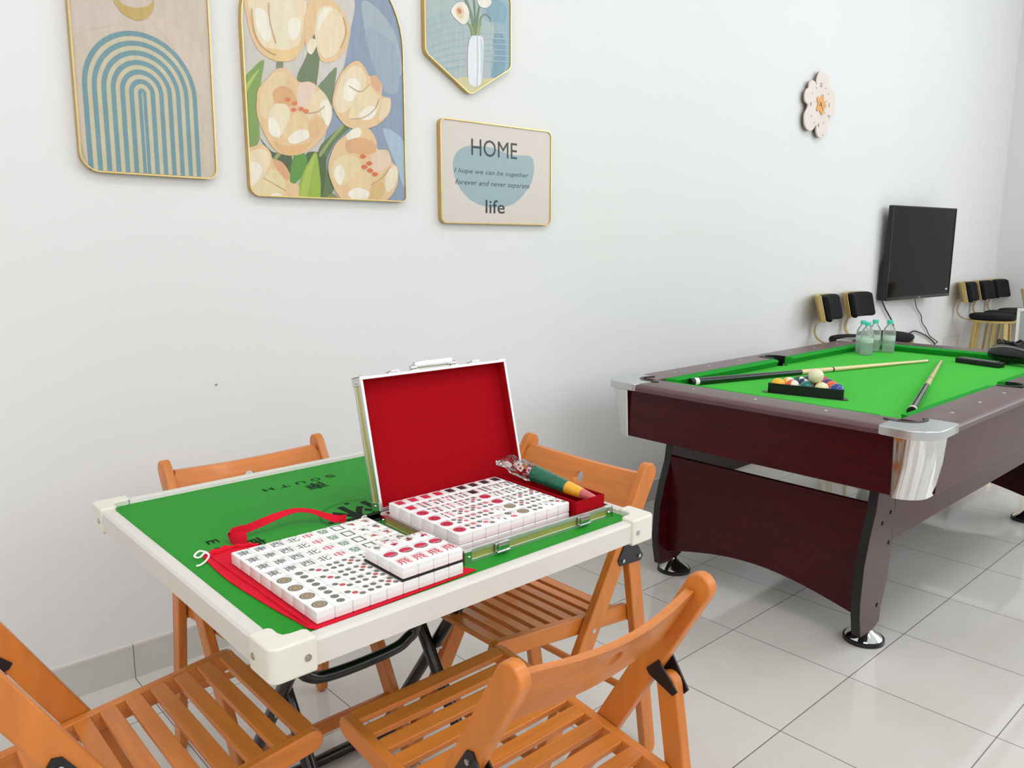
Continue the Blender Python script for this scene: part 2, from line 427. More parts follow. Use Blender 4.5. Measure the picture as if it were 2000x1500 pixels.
# printed marks on the laminate
pr = MB()
def flat_text(mb, txt, cx, cy, z, w_=None, h=None, rot=0, mi=0, shear=0):
    vs, fs = glyph(txt, w_, h, shear, .018 if ord(txt[0]) < 999 else .012); c_, s_ = math.cos(rot), math.sin(rot)
    mb.add([(cx+x*c_-y*s_, cy+x*s_+y*c_, z) for x, y in vs], fs, mi)
zt = ZF+.0003
for i, ch in enumerate('SOUTH'): flat_text(pr, ch, .930-i*.040, 1.688, zt, w_=.024, h=.021, rot=PI)
flat_text(pr, '南', .866, 1.642, zt, h=.052, rot=PI)
for i, ch in enumerate('EAST'): flat_text(pr, ch, .545, 1.452-i*.043, zt, w_=.020, h=.022, rot=-PI/2)
flat_text(pr, '東', .600, 1.395, zt, h=.048, rot=-PI/2)
for i, ch in enumerate('NORTH'): flat_text(pr, ch, .770+i*.040, 1.100, zt, w_=.015, h=.020)
for i, ch in enumerate('WEST'): flat_text(pr, ch, 1.160, 1.330+i*.043, zt, w_=.016, h=.020, rot=PI/2)
for k in range(72):      # ring of little ticks around the middle
    a = 2*PI*k/72; cx, cy = .852+.098*math.cos(a), 1.392+.098*math.sin(a)
    M = Matrix.Translation((cx, cy, zt)) @ Matrix.Rotation(a+.5, 4, 'Z')
    pr.add([(-.0034, -.0008, 0), (.0034, -.0008, 0), (.0034, .0008, 0), (-.0034, .0008, 0)], [(0, 1, 2, 3)], 0, M)
flat_text(pr, '麻', .868, 1.395, zt, h=.150, rot=PI)
for (cx, cy) in ((.765, 1.392), (.852, 1.478), (.775, 1.42)):
    pr.lathe([(.0001, 0), (.006, .0001)], (cx, cy, zt), 12)
lb(pr); pl.add(pr.v, pr.f, 1); pl.build('tabletop', [M_felt, M_print], mt, smooth=0)
# L shaped corner caps with screws
def cap(sx, sy):
    m = MB(); cx, cy = (TX0-.004 if sx < 0 else TX1+.004), (TY0-.004 if sy < 0 else TY1+.004)
    W_, D = .035, .072
    out = [(0, D)]+[(0, .016)]+[(.016-.016*math.cos(a*PI/12), .016-.016*math.sin(a*PI/12)) for a in range(1, 6)]+[(.016, 0), (D, 0), (D, W_-.006), (D-.006, W_), (W_+.012, W_), (W_+.003, W_+.003), (W_, W_+.012), (W_, D-.006), (W_-.006, D)]
    poly = [(cx-sx*a, cy-sy*b) for a, b in out]
    m.prism(poly, 'z', .686, .7405)
    o = lb(m).build('corner_cap', M_cream, mt, bevel=.006, seg=3)
    s = MB()
    for (p, n) in (((cx-sx*.056, cy, .712), (0, sy, 0)), ((cx, cy-sy*.056, .712), (sx, 0, 0))):
        p = Vector(p); n = Vector(n)
        s.tube([p-n*.002, p+n*.0012], .0055, 14)
        s.tube([p+n*.001, p+n*.0024], .0028, 10)
    lb(s).build('screw', M_screw, o)
for sx in (-1, 1):
    for sy in (-1, 1): cap(sx, sy)
# crossed tubular legs
lr = .0145
for name, ya_, yb_, xo in (('A', 1.170, 1.650, 0), ('B', 1.630, 1.150, .029)):
    for x in (.629+xo, 1.034-xo):
        lb(MB().tube([(x, ya_, .700), (x, yb_, .020)], lr, 14)).build('leg', M_blksteel, mt)
    m = MB().tube([(.600+xo*.5, yb_, .0155), (1.075-xo*.5, yb_, .0155)], lr, 14)
    m.tube([(.585+xo*.5, yb_, .0155), (.602+xo*.5, yb_, .0155)], .0155, 14, 1).tube([(1.073-xo*.5, yb_, .0155), (1.090-xo*.5, yb_, .0155)], .0155, 14, 1)
    lb(m).build('foot_bar', [M_blksteel, M_blk], mt)
    lb(MB().tube([(.61, ya_, .6975), (1.06, ya_, .6975)], lr, 14)).build('top_bar', M_blksteel, mt)
U = spline([(.650, 1.33, .700), (.650, 1.33, .50), (.672, 1.33, .452), (.73, 1.33, .438), (.85, 1.33, .438), (.900, 1.33, .450), (.925, 1.33, .49), (.925, 1.33, .700)], 6, closed=False)
lb(MB().tube(U, .0125, 14)).build('locking_bar', M_blksteel, mt)
for x in (.644, 1.020): lb(MB().tube([(x-.02, 1.395, .357), (x+.02, 1.395, .357)], .005, 10)).build('pivot_bolt', M_screw, mt)

# ------------------------------------------------------------------ red drawstring bag and its ribbon
def blob_sheet(outline, z0, z1, name, m, parent=None):
    mb = MB(); mb.prism(outline, 'z', z0, z1); return mb.build(name, m, parent, bevel=.0012)
bag = thing('drawstring_bag', 'flat red fabric drawstring bag lying under the loose mahjong tiles', 'bag', (.67, 1.18, ZF))
bl_ = [onZ(u, v, ZF)[:2] for u, v in ((614, 1231), (576, 1214), (512, 1178), (448, 1137), (410, 1104), (398, 1085))]
ol = spline([(.545, 1.402), (.60, 1.372), (.70, 1.368), (.79, 1.366), (.812, 1.352), (.811, 1.25), (.811, 1.12), (.820, 1.045), (.830, 1.020), (.822, 1.010), (.70, 1.006), (.56, 1.003)]+bl_, 4)
mb = MB(); mb.prism([(a-.67, b-1.18) for a, b in ol], 'z', .0002, .0026); mb.build('bag_body', M_red, bag, bevel=.001)
# bunched corner folds
fm = MB()
for (a, b, r1) in (((.512, 1.385), (.560, 1.392), .006), ((.560, 1.392), (.600, 1.372), .004), ((.514, 1.20), (.512, 1.38), .003), ((.516, 1.02), (.514, 1.20), .003)):
    P = [(a[0]-.67+(b[0]-a[0])*t/6, a[1]-1.18+(b[1]-a[1])*t/6+.002*math.sin(t*2), .0035+.002*math.sin(t*1.3)**2) for t in range(7)]
    fm.tube(P, [r1*.5, r1, r1*1.1, r1, r1*1.1, r1*.9, r1*.4], 8)
fm.build('hem_fold', M_red, bag)
def strip(pts, wid, mb, th=.0008):
    """upright ribbon following pts with height wid along given up vectors"""
    n = len(pts); vs = []
    for i, (p, up) in enumerate(pts):
        p = Vector(p); up = Vector(up).normalized()*wid/2
        t = (Vector(pts[min(i+1, n-1)][0])-Vector(pts[max(i-1, 0)][0])).normalized(); q = t.cross(up).normalized()*th/2
        vs += [p-up-q, p+up-q, p+up+q, p-up+q]
    fs = []
    for i in range(n-1):
        for k in range(4): fs.append((i*4+k, i*4+(k+1) % 4, i*4+4+(k+1) % 4, i*4+4+k))
    fs += [(3, 2, 1, 0), tuple((n-1)*4+k for k in range(4))]
    mb.add(vs, fs)
rb = MB()
c0 = (.67, 1.18, ZF)
P = [((.590, 1.398, .740), (0, .1, 1)), ((.572, 1.410, .738), (0, .1, 1)), ((.566, 1.424, .738), (-.3, .1, 1)), ((.580, 1.434, .741), (0, .2, 1)), ((.610, 1.432, .746), (0, .3, 1)), ((.640, 1.430, .752), (0, .6, 1)),
     ((.675, 1.434, .756), (0, 1, .6)), ((.710, 1.436, .757), (.3, 1, .3)), ((.738, 1.424, .752), (.7, .8, .2)), ((.757, 1.404, .744), (.9, .4, .3)), ((.772, 1.385, .738), (.8, .2, .8)), ((.792, 1.378, .736), (.2, .1, 1))]
pp = spline([tuple(a)+tuple(b) for a, b in P], 5, closed=False)
strip([(Vector(p[:3])-Vector(c0), p[3:]) for p in pp], .016, rb)
rb.build('ribbon_loop', M_red, bag, smooth=60)
cl = MB()
P = spline([(.590, 1.399, .742), (.575, 1.406, .741), (.568, 1.420, .739), (.578, 1.432, .741), (.600, 1.430, .743)], 4, closed=False)
strip([(Vector(p)-Vector(c0), (0, .15, 1)) for p in P], .024, cl, .001)
cl.build('ribbon_knot', M_red, bag, smooth=60)
st = MB()
P = spline([(.512, 1.392, .7335), (.500, 1.398, .738), (.488, 1.392, .7335), (.494, 1.384, .7315), (.506, 1.388, .736), (.510, 1.380, .7325), (.498, 1.364, .7305), (.484, 1.352, .7305), (.476, 1.352, .7305)], 5, closed=False)
st.tube([Vector(p)-Vector(c0) for p in P], .0018, 8)
st2 = MB(); st2.tube([Vector(p)-Vector(c0) for p in spline([(.810, 1.352, .733), (.820, 1.360, .737), (.828, 1.358, .738)], 4, closed=False)], .0018, 8)
for q_ in (st, st2): q_.build('drawstring', mat('white_cord', (240, 238, 232), .7, noise=((400, 400, 400), .05)), bag)

# ------------------------------------------------------------------ mahjong tiles
TW, TL, TT = .0310, .0385, .0215
TMATS = [M_tile, M_ink, M_inkred, M_inkdark, M_green_ink, M_tan, mat('tile_red_reflection_tint', (238, 222, 220), .25, coat=.4, noise=((60, 60, 60), .02))]  # last one paints the red bag's reflection into the tile's lower part
_tile_mesh = {}
def disc(mb, x, y, r, mi, sq=1.0, n=14, dz=0):
    z = TT+.00012+dz
    mb.add([(x+r*math.cos(2*PI*k/n), y+r*sq*math.sin(2*PI*k/n), z) for k in range(n)], [tuple(range(n))], mi)
def ringd(mb, x, y, r0, r1, mi, n=16):
    z = TT+.00018
    mb.add([(x+r*math.cos(2*PI*k/n), y+r*math.sin(2*PI*k/n), z) for r in (r0, r1) for k in range(n)],
           [(k, (k+1) % n, n+(k+1) % n, n+k) for k in range(n)], mi)
def bars(mb, x, y, w_, h, mi, rot=0):
    M = Matrix.Translation((x, y, TT+.00012)) @ Matrix.Rotation(rot, 4, 'Z')
    mb.add([(-w_/2, -h/2, 0), (w_/2, -h/2, 0), (w_/2, h/2, 0), (-w_/2, h/2, 0)], [(0, 1, 2, 3)], mi, M)
DOTS = {2: [(0, .009), (0, -.009)], 3: [(-.008, .009), (0, 0), (.008, -.009)], 4: [(-.007, .008), (.007, .008), (-.007, -.008), (.007, -.008)],
        5: [(-.008, .009), (.008, .009), (0, 0), (-.008, -.009), (.008, -.009)],
        6: [(-.006, .010), (.006, .010), (-.006, -.002), (.006, -.002), (-.006, -.011), (.006, -.011)],
        7: [(-.008, .012), (0, .009), (.008, .006), (-.006, -.003), (.006, -.003), (-.006, -.011), (.006, -.011)],
        8: [(sx*.006, y) for sx in (-1, 1) for y in (.0125, .0042, -.0042, -.0125)],
        9: [(x, y) for x in (-.008, 0, .008) for y in (.011, 0, -.011)]}
def tile_mesh(kind):
    if kind in _tile_mesh: return _tile_mesh[kind]
    mb = MB(); w2, l2, b = TW/2-.0002, TL/2-.0002, .0016
    # rounded slab
    lv = [(0, b), (b, 0), (TT*.42, 0), (TT-b, 0), (TT-.0005, b*.7), (TT, b*1.25)]
    vs = []; n = 0
    for z, ins in lv:
        o = rrect(-w2+ins, -l2+ins, w2-ins, l2-ins, .0016, 2); n = len(o); vs += [(x, y, z) for x, y in o]
    fs = [tuple(range(n))[::-1], tuple((len(lv)-1)*n+k for k in range(n))]
    for i in range(len(lv)-1):
        for k in range(n): fs.append((i*n+k, i*n+(k+1) % n, (i+1)*n+(k+1) % n, (i+1)*n+k))
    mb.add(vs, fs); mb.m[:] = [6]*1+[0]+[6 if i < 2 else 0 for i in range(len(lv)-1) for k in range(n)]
    t, a = kind[0], kind[1:]
    zg = TT+.00012
    if t == 'g':      # glyph with colour index
        mi = {'r': 2, 'k': 1, 'e': 4}[kind[1]]; ch = kind[2]
        v2, f2 = glyph(ch, h=.0215, bold=.012); mb.add([(x, y, zg) for x, y in v2], f2, mi)
    elif t == 'w':    # white dragon: framed blank
        for (x, y, ww, hh) in ((0, .0110, .0210, .0034), (0, -.0110, .0210, .0034), (-.0090, 0, .0034, .0220), (.0090, 0, .0034, .0220)): bars(mb, x, y, ww, hh, 1)
    elif t == 'c':    # circles suit
        k = int(a[0]); red = a[1:] == 'r'
        if k == 1:
            disc(mb, 0, 0, .0115, 2 if red else 5)
            ringd(mb, 0, 0, .0100, .0122, 2 if red else 1); ringd(mb, 0, 0, .0045, .0062, 3 if red else 1)
        else:
            for i, (x, y) in enumerate(DOTS[k]):
                mid = (k in (3, 5) and (x, y) == (0, 0)) or (k == 9 and y == 0)
                if red: mi = (3, 2, 3)[i % 3]
                else: mi = 2 if mid else 1
                rr = {2: .0068, 3: .0052, 4: .0052, 5: .0048}.get(k, .0038)
                disc(mb, x, y, rr, mi); ringd(mb, x, y, rr*.45, rr*.6, 5 if not red else 0)
    elif t == 'b':    # bamboo suit
        k = int(a[0]); red = a[1:] == 'r'
        if k == 1: disc(mb, 0, 0, .009, 3 if not red else 2, 1.2); disc(mb, 0, .008, .004, 2, dz=.0001)
        else:
            for i, (x, y) in enumerate(DOTS[k]): bars(mb, x, y, .0032, .0085, (2 if red else 1) if i % 2 else 3, rot=.25 if k == 8 else 0)
    elif t == 'm':    # characters suit
        v2, f2 = glyph('一二三四五六七八九'[int(a[0])-1], w_=.014, h=.008 if a[0] not in '1' else .002)
        mb.add([(x, y+.010, zg) for x, y in v2], f2, 3)
        v2, f2 = glyph('萬', h=.014); mb.add([(x, y-.006, zg) for x, y in v2], f2, 2)
    elif t == 's':    # dense block character
        bars(mb, 0, .001, .0175, .0215, 2 if a[0] == 'r' else 3)
        bars(mb, 0, -.0145, .012, .0012, 3)
    elif t == 'f':    # flowers, seasons, animals
        rnd = random.Random(a); pal = {'p': (2, 5, 4), 'd': (3, 2, 4), 'g': (4, 1, 5), 'm': (2, 2, 3)}[a[0]]
        for i in range(7): 
            an = rnd.uniform(0, 2*PI); rr = rnd.uniform(0, .006)
            disc(mb, rr*math.cos(an), rr*math.sin(an)-.001, rnd.uniform(.0022, .0045), pal[i % 3], rnd.uniform(.5, .9), 9, dz=i*.00003)
        for i in range(4): bars(mb, rnd.uniform(-.008, .008), rnd.uniform(-.010, .008), .0012, .009, pal[(i+1) % 3], rnd.uniform(-1.3, 1.3))
        bars(mb, -.009, .013, .004, .004, pal[1])
    elif t == 'x':    # broad round face mark
        disc(mb, 0, 0, .0130, 1, .85); disc(mb, 0, .001, .0112, 2, .85, dz=.0001)
        for k_ in range(6): bars(mb, -.008+k_*.0032, -.0065+.0012*((k_*5) % 3), .0011, .0035, 0, .5); mb.v[-4:] = [(x_, y_, z_+.0003) for x_, y_, z_ in mb.v[-4:]]
        for (a_, b_) in ((-.004, .004), (.003, .005), (.006, 0)): disc(mb, a_, b_, .0009, 3, dz=.0003)
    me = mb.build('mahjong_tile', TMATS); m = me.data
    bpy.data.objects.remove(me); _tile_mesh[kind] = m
    return m
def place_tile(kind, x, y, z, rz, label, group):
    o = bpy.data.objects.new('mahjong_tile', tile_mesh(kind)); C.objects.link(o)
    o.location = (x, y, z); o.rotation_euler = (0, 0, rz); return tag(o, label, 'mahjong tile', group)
ORD = ['first', 'second', 'third', 'fourth', 'fifth', 'sixth', 'seventh', 'eighth', 'ninth']
ZB = ZF+.0030
cols = [('gk東', 'east wind'), ('gk南', 'south wind'), ('gk西', 'west wind'), ('gk北', 'north wind'), ('gr中', 'red dragon'), ('ge發', 'green dragon'), ('w', 'blank framed'), ('fp', 'flower'), ('fd', 'season')]
BX, BY = .5255, 1.011
for c_ in range(9):
    for r_ in range(8):
        x = BX+TW*(c_+.5); y = BY+TL*(7-r_+.5)
        if r_ < 4:
            k, nm = cols[c_]
            if k in ('fp', 'fd'): k = ['fp', 'fd', 'fp', 'fg'][r_]+str(c_*4+r_)
            lab = '%s mahjong tile in the loose block on the bag, %s from its wall edge' % (nm, ORD[r_])
        else:
            k = 'c%d' % (c_+1)
            lab = '%d circle mahjong tile in the loose block on the bag, %s from its front edge' % (c_+1, ORD[7-r_])
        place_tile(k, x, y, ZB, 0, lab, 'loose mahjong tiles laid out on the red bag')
# black card between the two layers
SXA, SYA = BX+TW*5, BY+.001
zs = ZB+TT+.0004
o = MB().box((SXA-.001, SYA-.0005, zs), (SXA+TW*4+.001, SYA+TL*3.02, zs+.0026)).build('spacer_card', mat('black_card', (34, 26, 30), .7, noise=((90, 90, 90), .1)), smooth=0)
tag(o, 'thin black card under the small upper stack of mahjong tiles', 'card')
up = [['fg1', 'fm2', 'fd3', 'fm4'], ['x', 'x', 'x', 'x'], ['gr飛', 'gr飛', 'gr飛', 'gr飛']]
un = ['animal', 'round red face', 'red fly character']
for r_ in range(3):
    for c_ in range(4):
        x = SXA+TW*(c_+.5); y = SYA+TL*(2-r_+.5)
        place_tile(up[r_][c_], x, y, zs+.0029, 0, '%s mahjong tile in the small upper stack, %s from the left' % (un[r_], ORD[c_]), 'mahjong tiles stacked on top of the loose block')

# ------------------------------------------------------------------ aluminium mahjong case
CO, CROT, KW, KD, KH = (.833, 1.045), math.radians(-1.2), .385, .272, .0245
case = thing('mahjong_case', 'open aluminium briefcase with red lining, full of mahjong tiles, on the green table', 'briefcase', (CO[0], CO[1], ZF+.0005), CROT)
CR = Matrix.Translation((CO[0], CO[1], ZF+.0005)) @ Matrix.Rotation(CROT, 4, 'Z')
M_panel = mat('gold_tinted_panel', (196, 184, 110), .38, metal=.6, noise=((40, 40, 40), .05))
def tray(depth, w_, d, name_l, parent, T=None):
    """shallow tray: panel walls with bright edge trims, lining inside"""
    t = .0058
    a = MB().box((0, 0, 0), (w_, t*.7, depth)).box((0, d-t*.7, 0), (w_, d, depth)).box((0, t*.7, 0), (t*.7, d-t*.7, depth)).box((w_-t*.7, t*.7, 0), (w_, d-t*.7, depth)).box((t*.7, t*.7, 0), (w_-t*.7, d-t*.7, .003))
    tr = MB()
    for z0, z1, e in ((-.0005, depth*.26, .0016), (depth*.70, depth+.0015, .0016)):
        tr.box((-e, -e, z0), (w_+e, .0045, z1)).box((-e, d-.0045, z0), (w_+e, d+e, z1)).box((-e, .0045, z0), (.0045, d-.0045, z1)).box((w_-.0045, .0045, z0), (w_+e, d-.0045, z1))
    li = MB().box((t, t, .0031), (w_-t, d-t, .005)).box((t*.72, t*.72, .0031), (w_-t*.72, t, depth-.001)).box((t*.72, d-t, .0031), (w_-t*.72, d-t*.72, depth-.001)).box((t*.72, t, .0031), (t, d-t, depth-.001)).box((w_-t, t, .0031), (w_-t*.72, d-t, depth-.001))
    cn = []
    for (x, y) in ((0, 0), (w_, 0), (0, d), (w_, d)):
        c = MB(); sx = 1 if x == 0 else -1; sy = 1 if y == 0 else -1
        c.box((min(x-sx*.0028, x+sx*.016), min(y-sy*.0028, y+sy*.0005), -.001), (max(x-sx*.0028, x+sx*.016), max(y-sy*.0028, y+sy*.0005), depth*.98))
        c.box((min(x-sx*.0028, x+sx*.0005), min(y-sy*.0028, y+sy*.016), -.001), (max(x-sx*.0028, x+sx*.0005), max(y-sy*.0028, y+sy*.016), depth*.98))
        c.ball((x+sx*.009, y-sy*.0028, depth*.5), .0028, seg=10)
        c.ball((x-sx*.0028, y+sy*.009, depth*.5), .0028, seg=10)
        cn.append(c)
    for m in [a, tr, li]+cn:
        if T: m.v = [tuple(T @ Vector(p)) for p in m.v]
    o = a.build(name_l, M_panel, parent, smooth=0)
    tr.build('edge_trim', M_satin, o, bevel=.0006)
    li.build('lining', M_lining, o, smooth=0)
    for c in cn: c.build('corner_guard', M_chrome, o, bevel=.0006)
    return o
base = tray(KH, KW, KD, 'case_base', case)
LEAN = math.radians(14)
# lid: same tray turned up about the hinge edge; its open side faces the front
Tl = Matrix.Translation((0, KD+.003, KH+.004)) @ Matrix.Rotation(-LEAN, 4, 'X') @ Matrix(((1, 0, 0, 0), (0, 0, -1, .030), (0, 1, 0, 0), (0, 0, 0, 1)))
lid = tray(.030, KW, .272, 'case_lid', case, Tl)
def latch(parent, x, T, h=.010, up=True):
    m = MB().box((x-.017, -.006, -.008), (x+.017, -.0028, .010)).box((x-.012, -.0095, -.003), (x+.012, -.006, .0125))
    m.tube([(x-.015, -.008, -.006), (x+.015, -.008, -.006)], .0025, 8)
    m.v = [tuple(T @ Vector(p)) for p in m.v]; return m.build('latch', M_chrome, parent, bevel=.0008)
for x in (.085, .300): latch(base, x, Matrix.Translation((0, 0, KH-.012)))
Tt = Tl @ Matrix.Translation((0, .272, 0)) @ Matrix.Rotation(0, 4, 'X')
for x in (.085, .300):
    m = MB().box((x-.014, .0018, .008), (x+.014, .004, .026)).box((x-.010, .004, .018), (x+.010, .0075, .030)).tube([(x-.013, .006, .014), (x+.013, .006, .014)], .0018, 8)
    m.v = [tuple(Tt @ Vector(p)) for p in m.v]; m.build('latch_catch', M_chrome, lid, bevel=.0006)
h = MB()
for x in (.140, .245): h.box((x-.010, .0018, .006), (x+.010, .004, .024)).tube([(x-.008, .009, .015), (x+.008, .009, .015)], .005, 10)
h.v = [tuple(Tt @ Vector(p)) for p in h.v]; hb = h.build('handle_mount', M_chrome, lid, bevel=.0006)
h = MB().tube([(.135, .010, .015), (.250, .010, .015)], .0042, 12).prism(rrect(.142, .009, .243, .021, .005, 4), 'z', .009, .021)
h.v = [tuple(Tt @ Vector(p)) for p in h.v]; h.build('handle', M_chrome, lid, bevel=.002)
hn = MB()
for x in (.06, .19, .325): hn.tube([(x-.018, KD+.0045, KH+.0035), (x+.018, KD+.0045, KH+.0035)], .0035, 10)
hn.build('hinge', M_satin, case)
# side compartment
cp = MB(); a0, a1, b0, b1, zt0, zt1 = .2925, .3745, .0095, .2600, .0052, .0490
for (p, q) in (((a0, b0, zt0), (a1, b0+.003, zt1)), ((a0, b1-.003, zt0), (a1, b1, zt1)), ((a0, b0+.003, zt0), (a0+.003, b1-.003, zt1)), ((a1-.003, b0+.003, zt0), (a1, b1-.003, zt1)), ((a0+.003, b0+.003, zt0), (a1-.003, b1-.003, zt0+.002))): cp.box(p, q)
cp.build('accessory_compartment', M_lining, case, smooth=0)
# tiles in the case: two layers, nine by six
def case_kind(c_, r_, layer):
    if layer == 0: return 'c%d' % (1+(c_+r_) % 9)
    blk = 0 if c_ < 5 else 1
    if r_ == 5 and False: return 'c1'
    if c_ in (0, 5):
        if r_ in (0, 1): return 'sr' if blk == 0 else 'sd'
        return 'c1r' if blk == 0 else ('c1r' if r_ < 4 else 'c1')
    if r_ == 0: return 'sr' if c_ < 4 else 'sd'
    d = 9-r_-(c_ % 5)//2
    d = max(2, min(9, d))
    return ('c' if (c_+r_) % 4 else 'b')+str(d)+('r' if c_ < 5 and not (c_ in (4,) and r_ < 3) else '')
ctw, ctl = .0310, .0392
for layer in (0, 1):
    for c_ in range(9):
        for r_ in range(6):
            if layer == 0 and not (c_ == 0 or r_ == 5 or c_ == 8 or r_ == 0): continue
            p = CR @ Vector((.0062+TW*(c_+.5), .0215+ctl*(5-r_+.5), .0052+layer*(TT+.0003)))
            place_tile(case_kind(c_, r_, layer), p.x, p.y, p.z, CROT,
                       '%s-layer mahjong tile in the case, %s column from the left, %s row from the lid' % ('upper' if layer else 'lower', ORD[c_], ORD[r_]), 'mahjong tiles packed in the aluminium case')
# fill the hidden middle of the lower layer with the plain packing tray they stand on
pk = MB().box((.0062+TW+.0006, .0215+ctl+.0006, .0052), (.0062+TW*8-.0006, .0215+ctl*5-.0006, .0052+TT)).build('packing_tray', M_white, case, smooth=0)

# wrapped sleeve of coloured counters resting in the compartment
p0 = Vector((1.168, 1.215, .792)); p1 = Vector((1.182, 1.062, .773))
ct = thing('counter_roll', 'tapered green, yellow and red roll of counters in clear film, resting in the case', 'counters', tuple(p0))
ax = (p1-p0)
def seg_(t0, t1, r0, r1, name, m, n=6):
    mb = MB(); P = []; Rr = []
    for i in range(n+1):
        t = t0+(t1-t0)*i/n
        P.append(ax*t); Rr.append((r0+(r1-r0)*i/n)*(1+.02*(i % 2)))
    mb.tube(P, Rr, 20); return mb.build(name, m, ct)
seg_(0, .60, .0190, .0145, 'green_section', mat('green_foil', (20, 96, 70), .3, coat=.3, noise=((90, 90, 90), .25), bump=((90, 90, 90), .3)), 14)
seg_(.603, .86, .0143, .0110, 'yellow_section', mat('yellow_foil', (236, 172, 40), .3, coat=.5, noise=((90, 90, 90), .1), bump=((90, 90, 90), .3)), 8)
seg_(.863, 1.08, .0108, .0070, 'red_section', mat('red_pink_foil', (202, 96, 100), .3, coat=.5, noise=((90, 90, 90), .1)), 6)
def film_material():
    m = bpy.data.materials.new('clear_film'); m.use_nodes = True; nt = m.node_tree
    for n in list(nt.nodes): nt.nodes.remove(n)
    out = nt.nodes.new('ShaderNodeOutputMaterial'); t = nt.nodes.new('ShaderNodeBsdfTransparent'); g = nt.nodes.new('ShaderNodeBsdfGlossy'); mx = nt.nodes.new('ShaderNodeMixShader')
    g.inputs['Roughness'].default_value = .12; t.inputs[0].default_value = (.97, .97, .97, 1)
    fr = nt.nodes.new('ShaderNodeFresnel'); fr.inputs[0].default_value = 1.35
    n = nt.nodes.new('ShaderNodeTexNoise'); n.inputs['Scale'].default_value = 45; tc = nt.nodes.new('ShaderNodeTexCoord'); nt.links.new(tc.outputs['Object'], n.inputs['Vector'])
    b = nt.nodes.new('ShaderNodeBump'); b.inputs['Strength'].default_value = .5; b.inputs['Distance'].default_value = .004
    nt.links.new(n.outputs['Fac'], b.inputs['Height']); nt.links.new(b.outputs[0], g.inputs['Normal']); nt.links.new(b.outputs[0], fr.inputs['Normal'])
    nt.links.new(fr.outputs[0], mx.inputs[0]); nt.links.new(t.outputs[0], mx.inputs[1]); nt.links.new(g.outputs[0], mx.inputs[2]); nt.links.new(mx.outputs[0], out.inputs[0])
    return m
M_film = film_material()
fl = MB(); rnd = random.Random(3); seg = 18; vs = []; N = 10
for i in range(N+1):
    t = -.62+.66*i/N; rr = [.010, .019, .016, .018, .0195, .020, .0205, .0205, .0203, .020, .0197][i]
    fx = 1.6 if i < 2 else 1.1; fz = .25 if i == 0 else (.6 if i == 1 else .95)
    for k in range(seg):
        a = 2*PI*k/seg; j = rr*(1+rnd.uniform(-.12, .12))
        q = ax*t+Vector((math.cos(a)*j*fx, 0, math.sin(a)*j*fz)); vs.append(q+Vector((0, 0, .004 if i < 3 else 0)))
fs = [(i*seg+k, i*seg+(k+1) % seg, (i+1)*seg+(k+1) % seg, (i+1)*seg+k) for i in range(N) for k in range(seg)]
fl.add(vs, fs).build('film_wrap', M_film, ct, smooth=0)
M_dice = mat('ivory_dice', (236, 226, 222), .3, noise=((90, 90, 90), .02))
for i, t in enumerate((-.10, -.24, -.36)):
    q = p0+ax*t+Vector((.004*(-1)**i, 0, .001)); s = .0058
    d = MB().box((-s, -s, -s), (s, s, s))
    for n_ in ((0, 0, 1), (0, -1, 0), (-1, 0, 0)):
        nv = Vector(n_)
        d.add([nv*(s+.0002)+Matrix.Rotation(2*PI*k/10, 3, nv) @ (Vector((nv.y, nv.z, nv.x))*.0032) for k in range(10)], [tuple(range(10))], 1)
    o = d.build('die', [M_dice, M_inkred], loc=tuple(q), smooth=0); o.rotation_euler = (.4*i+.2, .3, .7*i)
    tag(o, 'small white and red die wrapped in clear film, %s from the green roll' % ORD[i], 'die', 'dice wrapped with the counters')

# ------------------------------------------------------------------ pool table
PX0, PX1, PY0, PY1, PZ = 2.30, 4.42, .80, 2.02, .768
PCX, PCY = (PX0+PX1)/2, (PY0+PY1)/2
pt = thing('pool_table', 'mahogany pool table with green cloth and chrome corners beside the wall', 'pool table', (PCX, PCY, 0))
pc = (PCX, PCY, 0); CZ = .735
def P_(mb, name, m, **k): return lb(mb, pc).build(name, m, pt, **k)
# cloth bed with pocket notches
def bed(r_c=.062, r_s=.050, ins=.155):
    x0, x1, y0, y1 = PX0+ins-.012, PX1-ins+.012, PY0+ins-.012, PY1-ins+.012
    out = []
    def arc(cx, cy, r, a0, a1, n=8):
        for k in range(n+1): a = a0+(a1-a0)*k/n; out.append((cx+r*math.cos(a), cy+r*math.sin(a)))
    arc(x0, y0, r_c, PI/2, 0)
    arc(PCX, y0, r_s, PI, 0)
    arc(x1, y0, r_c, PI, PI/2)
    arc(x1, y1, r_c, -PI/2, -PI)
    arc(PCX, y1, r_s, 0, -PI)
    arc(x0, y1, r_c, 0, -PI/2)
    return out
P_(MB().prism(bed(), 'z', CZ-.02, CZ), 'cloth_bed', M_cloth, smooth=0)
P_(MB().box((PX0+.06, PY0+.06, .60), (PX1-.06, PY1-.06, .614)), 'underside_board', M_blk, smooth=0)
# aprons
def apron(a, b, nm='apron'): P_(MB().box(a, b), nm, M_mahog, bevel=.003)
apron((PX0+.03, PY0+.10, .560), (PX0+.055, PY1-.10, .752)); apron((PX1-.055, PY0+.10, .560), (PX1-.03, PY1-.10, .752))
apron((PX0+.133, PY0+.03, .560), (PX1-.133, PY0+.055, .752)); apron((PX0+.133, PY1-.055, .560), (PX1-.133, PY1-.03, .752))
